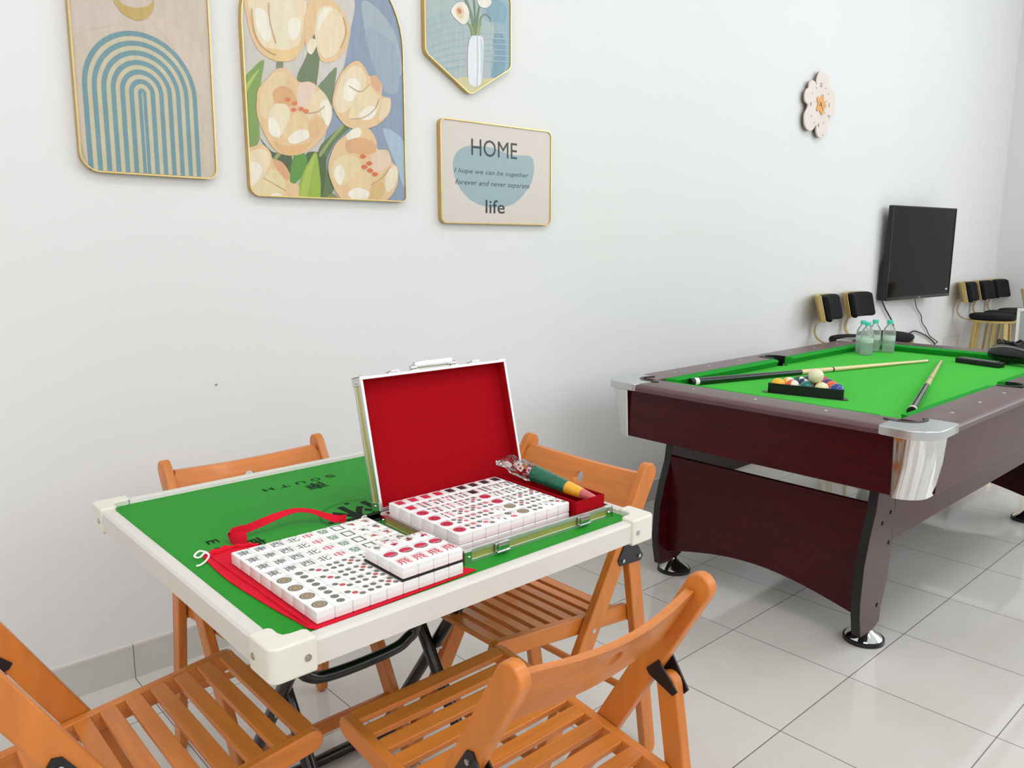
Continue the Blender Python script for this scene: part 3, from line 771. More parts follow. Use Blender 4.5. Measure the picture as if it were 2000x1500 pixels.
# wooden rails with rounded outer edge
def rail_poly(o, s):  # outer coordinate o, s=+1 inward positive
    return [(o+s*.010, .742), (o+s*.010, .756), (o+s*.020, .765), (o+s*.034, PZ), (o+s*.150, PZ), (o+s*.150, .742)]
P_(MB().prism(rail_poly(PX0, 1), 'y', PY0+.15, PY1-.15), 'rail', M_rail, smooth=40)
P_(MB().prism(rail_poly(PX1, -1), 'y', PY0+.15, PY1-.15), 'rail', M_rail, smooth=40)
for (o, s) in ((PY0, 1), (PY1, -1)):
    for (a, b) in ((PX0+.15, PCX-.058), (PCX+.058, PX1-.15)):
        P_(MB().prism([(q[0], q[1]) for q in rail_poly(o, s)], 'x', a, b), 'rail', M_rail, smooth=40)
    # bright outer strip of the side rail that runs past the side pocket
    P_(MB().prism([(o+s*.008, .742), (o+s*.008, .754), (o+s*.018, .764), (o+s*.034, .7675), (o+s*.070, .7675), (o+s*.070, .742)], 'x', PCX-.058, PCX+.058), 'rail', M_rail, smooth=40)
# cushions: nose overhangs the cloth
def cush(o, s): return [(o+s*.150, PZ-.0005), (o+s*.180, PZ-.003), (o+s*.187, PZ-.008), (o+s*.172, CZ+.0005), (o+s*.150, CZ+.0005)]
def cushion_x(o, s, a, b, ta, tb):   # runs along x with mitred ends
    poly = cush(o, s); n = len(poly); vs = []
    for (e, t) in ((a, ta), (b, tb)):
        for (q, z) in poly:
            d = abs(q-(o+s*.150)); vs.append((e+t*d, q, z))
    return vs, poly
def add_cush(mb, vs, n):
    mb.add(vs, [tuple(range(n)), tuple(range(2*n-1, n-1, -1))]+[(i, n+i, n+(i+1) % n, (i+1) % n) for i in range(n)])
for (o, s) in ((PY0, 1), (PY1, -1)):
    for (a, b, ta, tb) in ((PX0+.205, PCX-.052, .9, -.35), (PCX+.052, PX1-.205, .35, -.9)):
        vs, poly = cushion_x(o, s, a, b, ta, tb); m = MB(); add_cush(m, vs, len(poly)); P_(m, 'cushion', M_cushion, fix=True, smooth=30)
for (o, s) in ((PX0, 1), (PX1, -1)):
    vs, poly = cushion_x(o, s, PY0+.205, PY1-.205, .9, -.9)
    m = MB(); add_cush(m, [(y, x, z) for x, y, z in vs], len(poly)); P_(m, 'cushion', M_cushion, fix=True, smooth=30)
# white sights
for x in [PX0+.36+.245*i for i in range(3)]+[PCX+.245*(i+1)-.02 for i in range(3)]:
    for y in (PY0+.080, PY1-.080):
        P_(MB().lathe([(.0001, .0004), (.0055, .0003), (.0058, 0)], (x, y, PZ), 12), 'sight', M_white)
for y in (PCY-.25, PCY, PCY+.25):
    for x in (PX0+.095, PX1-.095): P_(MB().lathe([(.0001, .0004), (.0055, .0003), (.0058, 0)], (x, y, PZ), 12), 'sight', M_white)
# corners: silver casting on top, tapered chrome shield below, black pocket liner and cup
def corner(sx, sy):
    ox, oy = (PX0 if sx > 0 else PX1), (PY0 if sy > 0 else PY1)
    def T(p): return (ox+sx*p[0], oy+sy*p[1])
    pcx, pcy = .158, .143; pr = .062
    R_ = .085
    out = [(.008, .158), (.002, .145)]+[(R_-R_*math.cos(k*PI/20), R_-R_*math.sin(k*PI/20)) for k in range(0, 11)]+[(.19, .002), (.205, .008), (.205, .094)]
    for k in range(0, 13):
        a = math.radians(-52-(k*(150)/12)); out.append((pcx+pr*math.cos(a), pcy+pr*math.sin(a)))
    P_(MB().prism([T(p) for p in out], 'z', .742, .7700), 'corner_casting', M_capsil, bevel=.004, seg=3)
    # tapered shield
    m = MB(); rows = []
    for (z, sh, ta) in ((.7415, .012, 0), (.66, .018, .0), (.556, .036, .0)):
        row = []
        sx_ = min(sh, .024)
        path = [(sx_, .112)]+[(sx_+R_*.9*(1-math.cos(k*PI/20)), sh+R_*.9*(1-math.sin(k*PI/20))) for k in range(0, 11)]+[(.136, sh)]
        inner = [(p[0]+.004, p[1]+.004) for p in path]
        rows.append([T(p) for p in path]+[T(p) for p in inner[::-1]])
    n = len(rows[0]); vs = [(p[0], p[1], z) for row, z in zip(rows, (.7415, .66, .556)) for p in row]
    fs = [tuple(range(n)), tuple(range(2*n, 3*n))[::-1]]
    for i in range(2):
        for k in range(n): fs.append((i*n+k, (i+1)*n+k, (i+1)*n+(k+1) % n, i*n+(k+1) % n))
    m.add(vs, fs); P_(m, 'corner_shield', M_chrome, fix=True, smooth=30)
    # pocket liner ring and cup
    c = T((pcx, pcy))
    m = MB(); A0 = math.radians(-60); n = 20; vs = []
    for k in range(n+1):
        a = math.radians(-45-(k*180/n)); 
        for (r, z) in ((pr-.010, .7712), (pr+.003, .7712), (pr+.003, .766), (pr-.010, .69)):
            q = T((pcx+r*math.cos(a), pcy+r*math.sin(a))); vs.append((q[0], q[1], z))
    fs = []
    for k in range(n):
        for j in range(4): fs.append((k*4+j, k*4+(j+1) % 4, k*4+4+(j+1) % 4, k*4+4+j))
    fs += [(0, 1, 2, 3), tuple(n*4+j for j in range(4))]
    m.add(vs, fs); P_(m, 'pocket_liner', M_blk, fix=True, smooth=40)
    P_(MB().lathe([(.056, .72), (.054, .66), (.040, .635), (.0001, .63)], (c[0], c[1], 0), 20), 'pocket_cup', M_blk)
for sx in (1, -1):
    for sy in (1, -1): corner(sx, sy)
for (oy, s) in ((PY0, 1), (PY1, -1)):
    c = (PCX, oy+s*.128); m = MB(); n = 16; vs = []
    for k in range(n+1):
        a = math.radians(180+180*k/n)
        for (r, z) in ((.046, .7705), (.059, .7705), (.059, .765), (.046, .69)): vs.append((c[0]+r*math.cos(a), c[1]+s*r*math.sin(a), z))
    fs = [(k*4+j, k*4+(j+1) % 4, k*4+4+(j+1) % 4, k*4+4+j) for k in range(n) for j in range(4)]+[(0, 1, 2, 3), tuple(n*4+j for j in range(4))]
    m.add(vs, fs); m.box((c[0]-.060, min(c[1], c[1]+s*.024), .739), (c[0]-.047, max(c[1], c[1]+s*.024), .7702)).box((c[0]+.047, min(c[1], c[1]+s*.024), .739), (c[0]+.060, max(c[1], c[1]+s*.024), .7702))
    P_(m, 'pocket_liner', M_blk, fix=True, smooth=40)
    P_(MB().lathe([(.047, .72), (.045, .66), (.0001, .645)], (c[0], c[1], 0), 20), 'pocket_cup', M_blk)
# legs: shaped boards, mahogany outside with black edges, long stretcher, arched end panels
LP = [(.164, .565), (.148, .460), (.117, .377), (.094, .292), (.086, .170), (.092, .118), (.108, .050), (.192, .045), (.244, .062), (.248, .113), (.282, .205), (.289, .300), (.287, .332), (.40, .332), (.40, .565)]
def legboard(sx, sy):
    y = .205 if True else 0
    oy = PY0+.200 if sy > 0 else PY1-.200
    ox = PX0 if sx > 0 else PX1
    poly = [(ox+sx*a, z) for a, z in LP[:13]]+[(ox+sx*.300, .565)]
    m = MB().prism(poly, 'y', oy, oy+sy*.030, 0, side=lambda i: 1)
    o = P_(m, 'leg', [M_mahog, M_blk], bevel=.002)
    s = MB()
    for (a, z) in ((.265, .432), (.207, .408), (.268, .328), (.218, .126)):
        s.tube([(ox+sx*a, oy+sy*.001, z), (ox+sx*a, oy-sy*.0025, z)], .007, 12)
    lb(s, pc).build('bolt', M_blk, o)
    fx, fy = ox+sx*.200, oy+sy*.028
    f = MB().lathe([(.0001, .055), (.010, .055), (.014, .048), (.030, .034), (.054, .020), (.060, .014)], (fx, fy, 0), 32)
    fo_ = P_(f, 'levelling_foot', M_chrome)
    lb(MB().lathe([(.0595, .016), (.064, .014), (.065, .002), (.060, .0), (.0001, 0)], (fx, fy, 0), 32), pc).build('rubber_ring', M_blk, fo_)
for sx in (1, -1):
    for sy in (1, -1): legboard(sx, sy)
for (oy, s) in ((PY0+.200, 1), (PY1-.200, -1)):
    P_(MB().box((PX0+.287, min(oy, oy+s*.022), .333), (PX1-.287, max(oy, oy+s*.022), .560)), 'stretcher', M_mahog, bevel=.002)
for (ox, s) in ((PX0, 1), (PX1, -1)):
    poly = [(PY0+.230, .481), (PY1-.230, .481), (PY1-.230, .095)]
    for k in range(1, 16):
        t = k/16; poly.append((PY1-.230-(PY1-PY0-.46)*t, .095+.062*math.sin(PI*t)))
    poly.append((PY0+.230, .095))
    P_(MB().prism(poly, 'x', ox+s*.150, ox+s*.170), 'end_panel', M_mahog, bevel=.002)
    P_(MB().box((min(ox+s*.14, ox+s*.34), PY0+.07, .562), (max(ox+s*.14, ox+s*.34), PY1-.07, .598)), 'bed_support', M_blk)
ms = MB()
for k in range(4): ms.ball((PX0+.030, PY0+.20+k*.27, .738-.002), .003, seg=8)
for k in range(7): ms.ball((PX0+.25+k*.27, PY0+.030, .738), .003, seg=8)
P_(ms, 'apron_screw', M_blk)

# ------------------------------------------------------------------ balls and rack
BR = .0262
ang = math.radians(-77.7)
rc = Vector((2.695, 1.548)); rd = Vector((2.762, 1.270)); # near side of the rack, wall end to room end
e1 = (rd-rc).normalized(); e2 = Vector((-e1.y, e1.x))
if e2.x < 0: e2 = -e2
side_len = (rd-rc).length
rk = thing('ball_rack', 'black triangular plastic rack around the pool balls', 'rack', ((rc.x+rd.x)/2+e2.x*.12, (rc.y+rd.y)/2+e2.y*.12, CZ))
rko = Vector((rk.location.x, rk.location.y))
apex = (rc+rd)/2+e2*side_len*.866
tri = [rc, rd, apex]; cen = (rc+rd+apex)/3
def off(tri_, d): return [cen+(p-cen)*(1-d/((tri_[0]+tri_[1])/2-cen).length) for p in tri_]
def rounded(tri_, r, n=4):
    out = []
    for i in range(3):
        a, b, c = tri_[i-1], tri_[i], tri_[(i+1) % 3]; u = (a-b).normalized(); v = (c-b).normalized()
        for k in range(n+1):
            t = k/n; out.append(tuple((b+u*r*(1-t)**2+v*r*t**2)-rko))
    return out
o1, i1 = rounded(tri, .022), rounded(off(tri, .005), .017)
m = MB(); n = len(o1); H0, H1 = .0004, .036
vs = [(*p, z) for z in (H0, H1) for p in o1]+[(*p, z) for z in (H0, H1) for p in i1]
fs = []
for k in range(n):
    j = (k+1) % n; fs += [(k, j, n+j, n+k), (2*n+k, 3*n+k, 3*n+j, 2*n+j), (n+k, n+j, 3*n+j, 3*n+k), (k, 2*n+k, 2*n+j, j)]
m.add(vs, fs); m.build('rack_wall', M_blk, rk, fix=True, smooth=40)
o2 = rounded(off(tri, -.012), .03); m = MB()
vs = [(*p, z) for z in (H0, H0+.002) for p in o2]+[(*p, z) for z in (H0, H0+.002) for p in o1]
m.add(vs, fs); m.build('rack_flange', M_blk, rk, fix=True, smooth=40)
stp = (side_len-.020-2*BR*1.0)/4*0.86
ballcol = {'yellow': (240, 180, 30), 'orange': (238, 96, 44), 'teal': (14, 112, 98), 'cream': (232, 222, 176), 'blue': (28, 62, 140), 'red': (200, 46, 40), 'maroon': (128, 44, 44), 'pink': (205, 50, 90), 'purple': (84, 44, 110), 'navy': (26, 40, 84), 'green': (20, 96, 70), 'white': (236, 230, 214)}
def stripe_mat(nm, rgb):
    m = bpy.data.materials.new('striped_ball_'+nm); m.use_nodes = True; nt = m.node_tree; b = nt.nodes['Principled BSDF']
    tc = nt.nodes.new('ShaderNodeTexCoord'); sp = nt.nodes.new('ShaderNodeSeparateXYZ'); nt.links.new(tc.outputs['Object'], sp.inputs[0])
    ab = nt.nodes.new('ShaderNodeMath'); ab.operation = 'ABSOLUTE'; nt.links.new(sp.outputs['Z'], ab.inputs[0])
    lt = nt.nodes.new('ShaderNodeMath'); lt.operation = 'LESS_THAN'; lt.inputs[1].default_value = BR*.52; nt.links.new(ab.outputs[0], lt.inputs[0])
    mx = nt.nodes.new('ShaderNodeMix'); mx.data_type = 'RGBA'; mx.inputs[6].default_value = lin((236, 230, 214)); mx.inputs[7].default_value = lin(rgb)
    nt.links.new(lt.outputs[0], mx.inputs[0]); nt.links.new(mx.outputs[2], b.inputs['Base Color']); b.inputs['Roughness'].default_value = .12; return m
rows = [[('yellow', 0), ('orange', 1), ('teal', 0), ('cream', 0), ('blue', 0)],
        [('yellow', 1), ('navy', 1), ('red', 0), ('orange', 0)],
        [('green', 1), ('maroon', 1), ('purple', 0)],
        [('navy', 0), ('pink', 0)],
        [('maroon', 0)]]
rown = ['front row', 'second row', 'third row', 'fourth row', 'far tip']
ballmesh = {}
sp_ = 2*BR+.0004
L0 = (rc+rd)/2+e2*(.005+BR+.0012)
for ri, row in enumerate(rows):
    for bi, (cn, stp_) in enumerate(row):
        q = L0+e2*(ri*sp_*.866)+e1*((bi-(len(row)-1)/2)*sp_)
        key = (cn, stp_)
        if key not in ballmesh:
            mm = stripe_mat(cn, ballcol[cn]) if stp_ else mat('ball_'+cn, ballcol[cn], .12, coat=.4, noise=((30, 30, 30), .01))
            t = MB().ball((0, 0, 0), BR, seg=32).build('pool_ball', mm, smooth=180, fix=True); ballmesh[key] = t.data; bpy.data.objects.remove(t)
        o = bpy.data.objects.new('pool_ball', ballmesh[key]); C.objects.link(o); o.location = (q.x, q.y, CZ+BR+.0002)
        o.rotation_euler = (1.25+random.uniform(-.2, .2), 0, random.uniform(-.3, .5))
        tag(o, '%s pool ball, %s from the wall in the %s of the rack' % (('striped ' if stp_ else 'plain ')+cn, ORD[bi], rown[ri].replace(' nearest the camera', ' nearest the viewer')), 'pool ball', 'pool balls in the rack')
q = L0+e2*(sp_*.866/3*1.0)+e1*(0.5*sp_)
cb = MB().ball((0, 0, 0), BR*1.06, seg=36).build('cue_ball', mat('ball_ivory', (232, 218, 184), .18, coat=.4, noise=((30, 30, 30), .02)), smooth=180, fix=True)
cb.location = (q.x, q.y, CZ+BR+.0002+BR*1.70); tag(cb, 'ivory cue ball resting on top of the racked pool balls', 'pool ball')

# ------------------------------------------------------------------ cues
M_maple = mat('maple_shaft', (214, 192, 140), .3, coat=.4, noise=((3, 90, 90), .08, 3))
M_cueblk = mat('black_lacquer_butt', (16, 17, 18), .2, coat=.6, noise=((20, 20, 20), .05))
def cue(a, b, label):
    a = Vector(a); b = Vector(b); L = (b-a).length
    o = bpy.data.objects.new('pool_cue', None); C.objects.link(o); o.location = a
    o.rotation_mode = 'QUATERNION'; o.rotation_quaternion = (b-a).to_track_quat('X', 'Z'); tag(o, label, 'pool cue', 'pool cues lying on the cloth')
    R = lambda t: .0148-(.0148-.0062)*t
    def sg(nm, t0, t1, m, grow=0):
        n = max(1, int((t1-t0)*10)); MB().tube([(L*(t0+(t1-t0)*i/n), 0, 0) for i in range(n+1)], [R(t0+(t1-t0)*i/n)+grow for i in range(n+1)], 20).build(nm, m, o)
    sg('bumper', 0, .012, M_blk, .0003); sg('butt_ring', .012, .026, mat('white_ring', (236, 234, 226), .35, noise=((60, 60, 60), .01)), .0004)
    sg('butt', .026, .42, M_cueblk); sg('forearm', .42, .55, M_maple); sg('joint_ring', .55, .556, M_blk, .0004)
    sg('shaft', .556, .985, M_maple); sg('ferrule', .985, .996, M_white); sg('tip', .996, 1, M_ink)
    return o
cue((2.592, 1.814, CZ+.0154), (3.951, 1.435, CZ+.0075), 'cue lying behind the rack, its black butt by the wall side cushion')
cue((2.665, 1.004, CZ+.0156), (3.972, 1.385, CZ+.0085), 'cue lying to the right of the rack, its butt at the near corner pocket')

# ------------------------------------------------------------------ bottled water
def clear_plastic(name, ior, rough, tint):
    m = bpy.data.materials.new(name); m.use_nodes = True; nt = m.node_tree
    for n in list(nt.nodes): nt.nodes.remove(n)
    out = nt.nodes.new('ShaderNodeOutputMaterial'); t = nt.nodes.new('ShaderNodeBsdfTransparent'); g = nt.nodes.new('ShaderNodeBsdfGlossy'); mx = nt.nodes.new('ShaderNodeMixShader')
    lw = nt.nodes.new('ShaderNodeFresnel'); lw.inputs[0].default_value = ior
    g.inputs['Roughness'].default_value = rough; t.inputs[0].default_value = tint
    nt.links.new(lw.outputs[0], mx.inputs[0]); nt.links.new(t.outputs[0], mx.inputs[1]); nt.links.new(g.outputs[0], mx.inputs[2]); nt.links.new(mx.outputs[0], out.inputs[0]); return m
def cloudy(name, tint, diff, f, rough):
    m = clear_plastic(name, 1.35, rough, tint); nt = m.node_tree; out = [n for n in nt.nodes if n.type == 'OUTPUT_MATERIAL'][0]
    src = out.inputs[0].links[0].from_socket; d = nt.nodes.new('ShaderNodeBsdfDiffuse'); d.inputs[0].default_value = diff
    tr = nt.nodes.new('ShaderNodeBsdfTranslucent'); tr.inputs[0].default_value = diff; ad = nt.nodes.new('ShaderNodeMixShader'); nt.links.new(d.outputs[0], ad.inputs[1]); nt.links.new(tr.outputs[0], ad.inputs[2])
    mx = nt.nodes.new('ShaderNodeMixShader'); mx.inputs[0].default_value = f
    nt.links.new(src, mx.inputs[1]); nt.links.new(ad.outputs[0], mx.inputs[2]); nt.links.new(mx.outputs[0], out.inputs[0]); return m
M_pet = cloudy('clear_bottle_plastic', (.98, .99, .98, 1), (.95, .98, .96, 1), .16, .05)
M_water = cloudy('bottled_water', (.90, .95, .92, 1), (.86, .96, .90, 1), .22, .02)
M_teal = mat('teal_cap', (60, 196, 172), .4, noise=((90, 90, 90), .03))
M_lab = mat('frosted_label', (226, 240, 230), .5, alpha=.55, noise=((30, 30, 90), .05))
def make_bottle():
    r = thing('water_bottle', 'x', 'bottle', group='small water bottles on the pool table')
    prof = [(.0001, .003), (.018, .0015), (.027, .001), (.030, .006), (.029, .020), (.0305, .026), (.029, .032), (.0305, .040), (.0292, .048), (.0305, .060), (.0305, .098), (.030, .108), (.026, .122), (.018, .135), (.0125, .142), (.0115, .150), (.0115, .158)]
    MB().lathe(prof, seg=28).build('bottle_body', M_pet, r, smooth=60)
    wp = [(.0001, .0045), (.017, .003), (.026, .0032), (.0285, .008), (.0280, .030), (.0290, .060), (.0290, .070), (.0290, .078), (.0001, .078)]
    MB().lathe(wp, seg=28).build('water', M_water, r, smooth=60)
    MB().lathe([(.0308, .062), (.0310, .064), (.0310, .086), (.0308, .088)], seg=28).build('label_band', M_lab, r)
    MB().lathe([(.0128, .146), (.0150, .147), (.0150, .163), (.0140, .165), (.0001, .165)], seg=24).build('bottle_cap', M_teal, r, bevel=.0005)
    return r
bt = make_bottle()
for i, (x, y, l) in enumerate(((4.045, 1.795, 'water bottle leftmost of the four on the pool table'), (3.985, 1.745, 'water bottle at the front of the four on the pool table'), (4.14, 1.775, 'water bottle second from the right of the four on the pool table'), (4.165, 1.712, 'water bottle rightmost of the four on the pool table'))):
    b = bt if i == 0 else copy_tree(bt); b.location = (x, y, CZ+.0002); b['label'] = l+', teal cap'

# ------------------------------------------------------------------ remote, dryer with cord, small white frame
rm = thing('remote_control', 'black remote control lying on the green cloth, grey buttons', 'remote control', (4.045, 1.245, CZ), 0)
rm.rotation_euler = (0, 0, math.radians(-104))
MB().prism(rrect(-.105, -.027, .105, .027, .012, 4), 'z', .0005, .024).build('remote_body', M_blk, rm, bevel=.004, seg=3)
bt_ = MB()
for i in range(10):
    for j in range(3): bt_.box((-.084+i*.0172, -.0175+j*.0125, .0241), (-.073+i*.0172, -.0090+j*.0125, .0262))
bt_.build('buttons', mat('grey_rubber', (128, 128, 126), .6, noise=((200, 200, 200), .1)), rm)
hd = thing('hair_dryer', 'glossy black hair dryer lying behind the remote at the right edge of the photo', 'hair dryer', (4.150, 1.120, CZ), 0)
hd.rotation_euler = (0, 0, math.radians(-104))
# barrel profile along local x, elliptical sections
prof = [(-.130, .014), (-.126, .028), (-.112, .041), (-.080, .047), (-.040, .046), (.010, .041), (.060, .034), (.100, .029), (.125, .028), (.128, .027)]
vs = []; n = 24
for x, r in prof:
    for k in range(n): a = 2*PI*k/n; vs.append((x, r*1.0*math.cos(a), .046+r*.92*math.sin(a)-max(0, (x-.02))*.12))
fs = [(i*n+k, i*n+(k+1) % n, (i+1)*n+(k+1) % n, (i+1)*n+k) for i in range(len(prof)-1) for k in range(n)]+[tuple(range(n))[::-1], tuple((len(prof)-1)*n+k for k in range(n))]
M_gblk = mat('glossy_black_plastic', (10, 10, 11), .22, coat=.2, noise=((30, 30, 30), .05))
MB().add(vs, fs).build('dryer_body', M_gblk, hd, fix=True, smooth=50)
MB().tube(spline([(-.110, -.036, .074), (-.05, -.026, .084), (.02, -.018, .078), (.08, -.010, .062), (.12, -.008, .052)], 5, closed=False), .0013, 8).build('seam_trim', M_satin, hd)
MB().prism(rrect(.108, -.026, .200, .026, .008), 'z', .001, .050).build('nozzle', M_gblk, hd, bevel=.004)
MB().tube([(-.04, .03, .030), (-.045, .09, .024), (-.05, .125, .0215)], [.020, .019, .018], 16).build('grip', M_gblk, hd)
cd = MB(); P = []
for i in range(90):
    a = i*.42; P.append((4.312+.040*math.cos(a)*(1+.08*math.sin(i*.7)), 1.195+.060*math.sin(a)*(1+.08*math.cos(i)), CZ+.080+.020*math.sin(i*.9)*.5+.012*(i/90)+.022*(i % 3)/3))
P = [(4.312, 1.10, CZ+.037), (4.312, 1.13, CZ+.047)]+[(x, y, z-.012) for x, y, z in P]
cd.tube(P, .0032, 8)
P2 = [(4.312+.042*math.cos(i*.5), 1.195+.062*math.sin(i*.5), CZ+.037+.0011*i) for i in range(30)]
cd.tube(P2, .0035, 8)
o = cd.build('power_cord', mat('black_cable', (16, 16, 17), .35, coat=.3, noise=((50, 50, 50), .05))); tag(o, 'coiled black power cord bundled beside the hair dryer on the pool table', 'cord')
fr = thing('photo_frame', 'white-edged panel leaning at the right edge of the photo behind the hair dryer', 'frame', (4.402, 1.132, CZ+.0335), math.radians(-66))
T = Matrix.Rotation(math.radians(-8), 4, 'X')
m = MB()
for (a, b) in (((-.075, 0, .001), (.075, .008, .016)), ((-.075, 0, .199), (.075, .008, .214)), ((-.075, 0, .016), (-.062, .008, .199)), ((.062, 0, .016), (.075, .008, .199))): m.box(a, b)
m.v = [tuple(T @ Vector(p)) for p in m.v]; m.build('frame_border', M_white, fr, bevel=.001)
m = MB().box((-.062, .002, .016), (.062, .006, .199)); m.v = [tuple(T @ Vector(p)) for p in m.v]; m.build('frame_panel', mat('grey_panel', (150, 152, 150), .5, noise=((10, 10, 10), .05)), fr, smooth=0)
m = MB().box((-.01, .008, .001), (.01, .075, .006)); m.build('frame_foot', M_white, fr)

# ------------------------------------------------------------------ television
tvL = Vector((5.545, 2.325)); tvR = Vector((6.452, 2.245))
dirv = (tvR-tvL); TVW = dirv.length; ta = math.atan2(dirv.y, dirv.x)
tv = thing('television', 'large black flat television fixed to the white wall above the bar stools', 'television', (tvL.x, tvL.y, .898), ta)
TVH = .640
MB().box((0, .002, 0), (TVW, .028, TVH)).build('tv_back', M_blk, tv, bevel=.003)
MB().prism([(.028, .0), (.066, .0), (.060, .24), (.028, .36)], 'x', .01, TVW-.01).build('rear_housing', M_blk, tv, bevel=.002)
b_ = MB().box((0, -.006, 0), (TVW, .002, .022)).box((0, -.006, TVH-.008), (TVW, .002, TVH)).box((0, -.006, .022), (.010, .002, TVH-.008)).box((TVW-.010, -.006, .022), (TVW, .002, TVH-.008))
b_.build('bezel', M_gblk, tv, bevel=.001)
MB().box((.010, -.003, .022), (TVW-.010, .002, TVH-.008)).build('screen', mat('tv_screen_glass', (8, 8, 9), .09, spec=.18, noise=((2, 2, 2), .1)), tv, smooth=0)
MB().box((TVW-.062, -.0036, .048), (TVW-.036, -.003, .060)).build('sticker', M_white, tv, smooth=0)
MB().box((TVW/2-.012, -.0066, .007), (TVW/2+.012, -.006, .013)).build('badge', M_satin, tv, smooth=0)
MB().box((.30, .060, .10), (TVW-.30, .0745, .40)).build('wall_bracket', M_blk, tv)
for (P, l) in (([onY(1722, 586, 2.375), onY(1729, 603, 2.38), onY(1741, 625, 2.38), onY(1746, 642, 2.38), onY(1747, 665, 2.385), onY(1752, 700, 2.385)], 'thick black cord hanging from the left end of the television'),
             ([onY(1786, 578, 2.33), onY(1788, 592, 2.36), onY(1791, 603, 2.38), onY(1799, 616, 2.385), onY(1801, 630, 2.385), onY(1809, 642, 2.385), onY(1815, 655, 2.385), onY(1826, 664, 2.385), onY(1831, 668, 2.38), onY(1826, 671, 2.385)], 'thin wavy black cord hanging from the middle of the television'),
             ([onY(1766, 660, 2.385), onY(1783, 647, 2.385), onY(1797, 650, 2.385), onY(1810, 657, 2.385), onY(1820, 665, 2.385), onY(1826, 674, 2.385), onY(1829, 700, 2.385)], 'black cord arching along the wall towards the socket')):
    o = MB().tube(spline(P, 5, closed=False), .0055 if 'thick' in l or 'arching' in l else .0035, 8).build('power_cord', MATS['black_cable']); tag(o, l, 'cord')
sk_ = thing('wall_socket', 'white double socket plate low on the wall under the television', 'socket', (7.04, 2.4, .482))
MB().box((-.155, -.012, -.050), (.155, -.0005, .052)).build('socket_plate', M_white, sk_, bevel=.003)
MB().box((-.13, -.0135, -.030), (-.02, -.012, .034)).box((.02, -.0135, -.030), (.13, -.012, .034)).build('socket_insert', mat('socket_grey', (214, 212, 208), .4, noise=((30, 30, 30), .01)), sk_)

# ------------------------------------------------------------------ bar stools
def make_stool():
    r = thing('bar_stool', 'x', 'stool', group='black velvet bar stools with gold frames')
    # faces local +x; round seat pad
    MB().lathe([(.0001, .690), (.152, .690), (.163, .700), (.167, .714), (.160, .728), (.135, .735), (.0001, .738)], seg=36).build('seat', M_velvet, r, smooth=60)
    MB().lathe([(.135, .672), (.163, .672), (.165, .688), (.135, .690)], seg=36).build('seat_ring', M_goldpaint, r)
    for k in range(4):
        a = PI/4+k*PI/2; ca, sa = math.cos(a), math.sin(a); t = Vector((-sa, ca, 0))
        top = Vector((ca*.148, sa*.148, .672)); bot = Vector((ca*.205, sa*.205, 0)); n_ = Vector((ca, sa, 0))
        m = MB(); vs = []
        for p in (bot, top):
            for (i, j) in ((-1, -1), (1, -1), (1, 1), (-1, 1)): vs.append(p+t*(.018*i)+n_*(.006*j))
        m.add(vs, [(3, 2, 1, 0), (4, 5, 6, 7), (0, 1, 5, 4), (1, 2, 6, 5), (2, 3, 7, 6), (3, 0, 4, 7)]); m.build('leg', M_goldpaint, r, bevel=.002)
    MB().tube([(.187*math.cos(2*PI*k/36), .187*math.sin(2*PI*k/36), .24) for k in range(36)], .009, 8, closed=True).build('foot_ring', M_goldpaint, r)
    # curved flat strut at the back
    P = spline([(-.12, .678), (-.19, .682), (-.235, .705), (-.255, .745), (-.250, .790), (-.225, .835), (-.205, .870)], 5, closed=False)
    m = MB(); vs = []
    for i, p in enumerate(P):
        a = P[max(0, i-1)]; b = P[min(len(P)-1, i+1)]; tx, tz = b[0]-a[0], b[1]-a[1]; L = math.hypot(tx, tz); nx, nz = -tz/L*.003, tx/L*.003
        vs += [(p[0]-nx, -.016, p[1]-nz), (p[0]-nx, .016, p[1]-nz), (p[0]+nx, .016, p[1]+nz), (p[0]+nx, -.016, p[1]+nz)]
    n = len(P); fs = [(i*4+k, i*4+(k+1) % 4, i*4+4+(k+1) % 4, i*4+4+k) for i in range(n-1) for k in range(4)]+[(3, 2, 1, 0), tuple((n-1)*4+k for k in range(4))]
    m.add(vs, fs).build('back_strut', M_goldpaint, r, smooth=40, fix=True)
    # backrest: gold shell with padded front, gently curved
    def pad(x0, x1, W_, z0, z1, nm, m_, bev):
        mb = MB(); N = 12; vs = []
        for i in range(N+1):
            y = -W_+2*W_*i/N; c = .9*y*y*2.2
            for (x, z) in ((x0+c, z0), (x1+c, z0), (x1+c+.004, z1), (x0+c+.004, z1)): vs.append((x-(z-.84)*.27, y, z))
        fs = [(i*4+k, i*4+(k+1) % 4, i*4+4+(k+1) % 4, i*4+4+k) for i in range(N) for k in range(4)]+[(3, 2, 1, 0), tuple(N*4+k for k in range(4))]
        mb.add(vs, fs).build(nm, m_, r, bevel=bev, seg=4, fix=True, smooth=40)
    pad(-.235, -.205, .150, .822, .980, 'back_shell', M_goldpaint, .006)
    pad(-.2045, -.160, .148, .824, .978, 'back_cushion', M_velvet, .0215)
    return r
st0 = make_stool()
for i, (x, y, rz, l) in enumerate((
    (4.735, 2.125, -76, 'stool leftmost of the row by the wall'),
    (5.085, 2.115, -88, 'stool behind the water bottles, under the television'),
    (7.085, 2.12, -80, 'stool just right of the television, nearest of three'),
    (7.430, 2.12, -86, 'stool in the middle of the three right of the television'),
    (7.770, 2.12, -90, 'stool last of the three right of the television'),
    (6.460, 1.50, -76, 'stool cut off by the right edge of the photo'))):
    s = st0 if i == 0 else copy_tree(st0); s.location = (x, y, 0); s.rotation_euler = (0, 0, math.radians(rz)); s['label'] = 'black and gold bar '+l

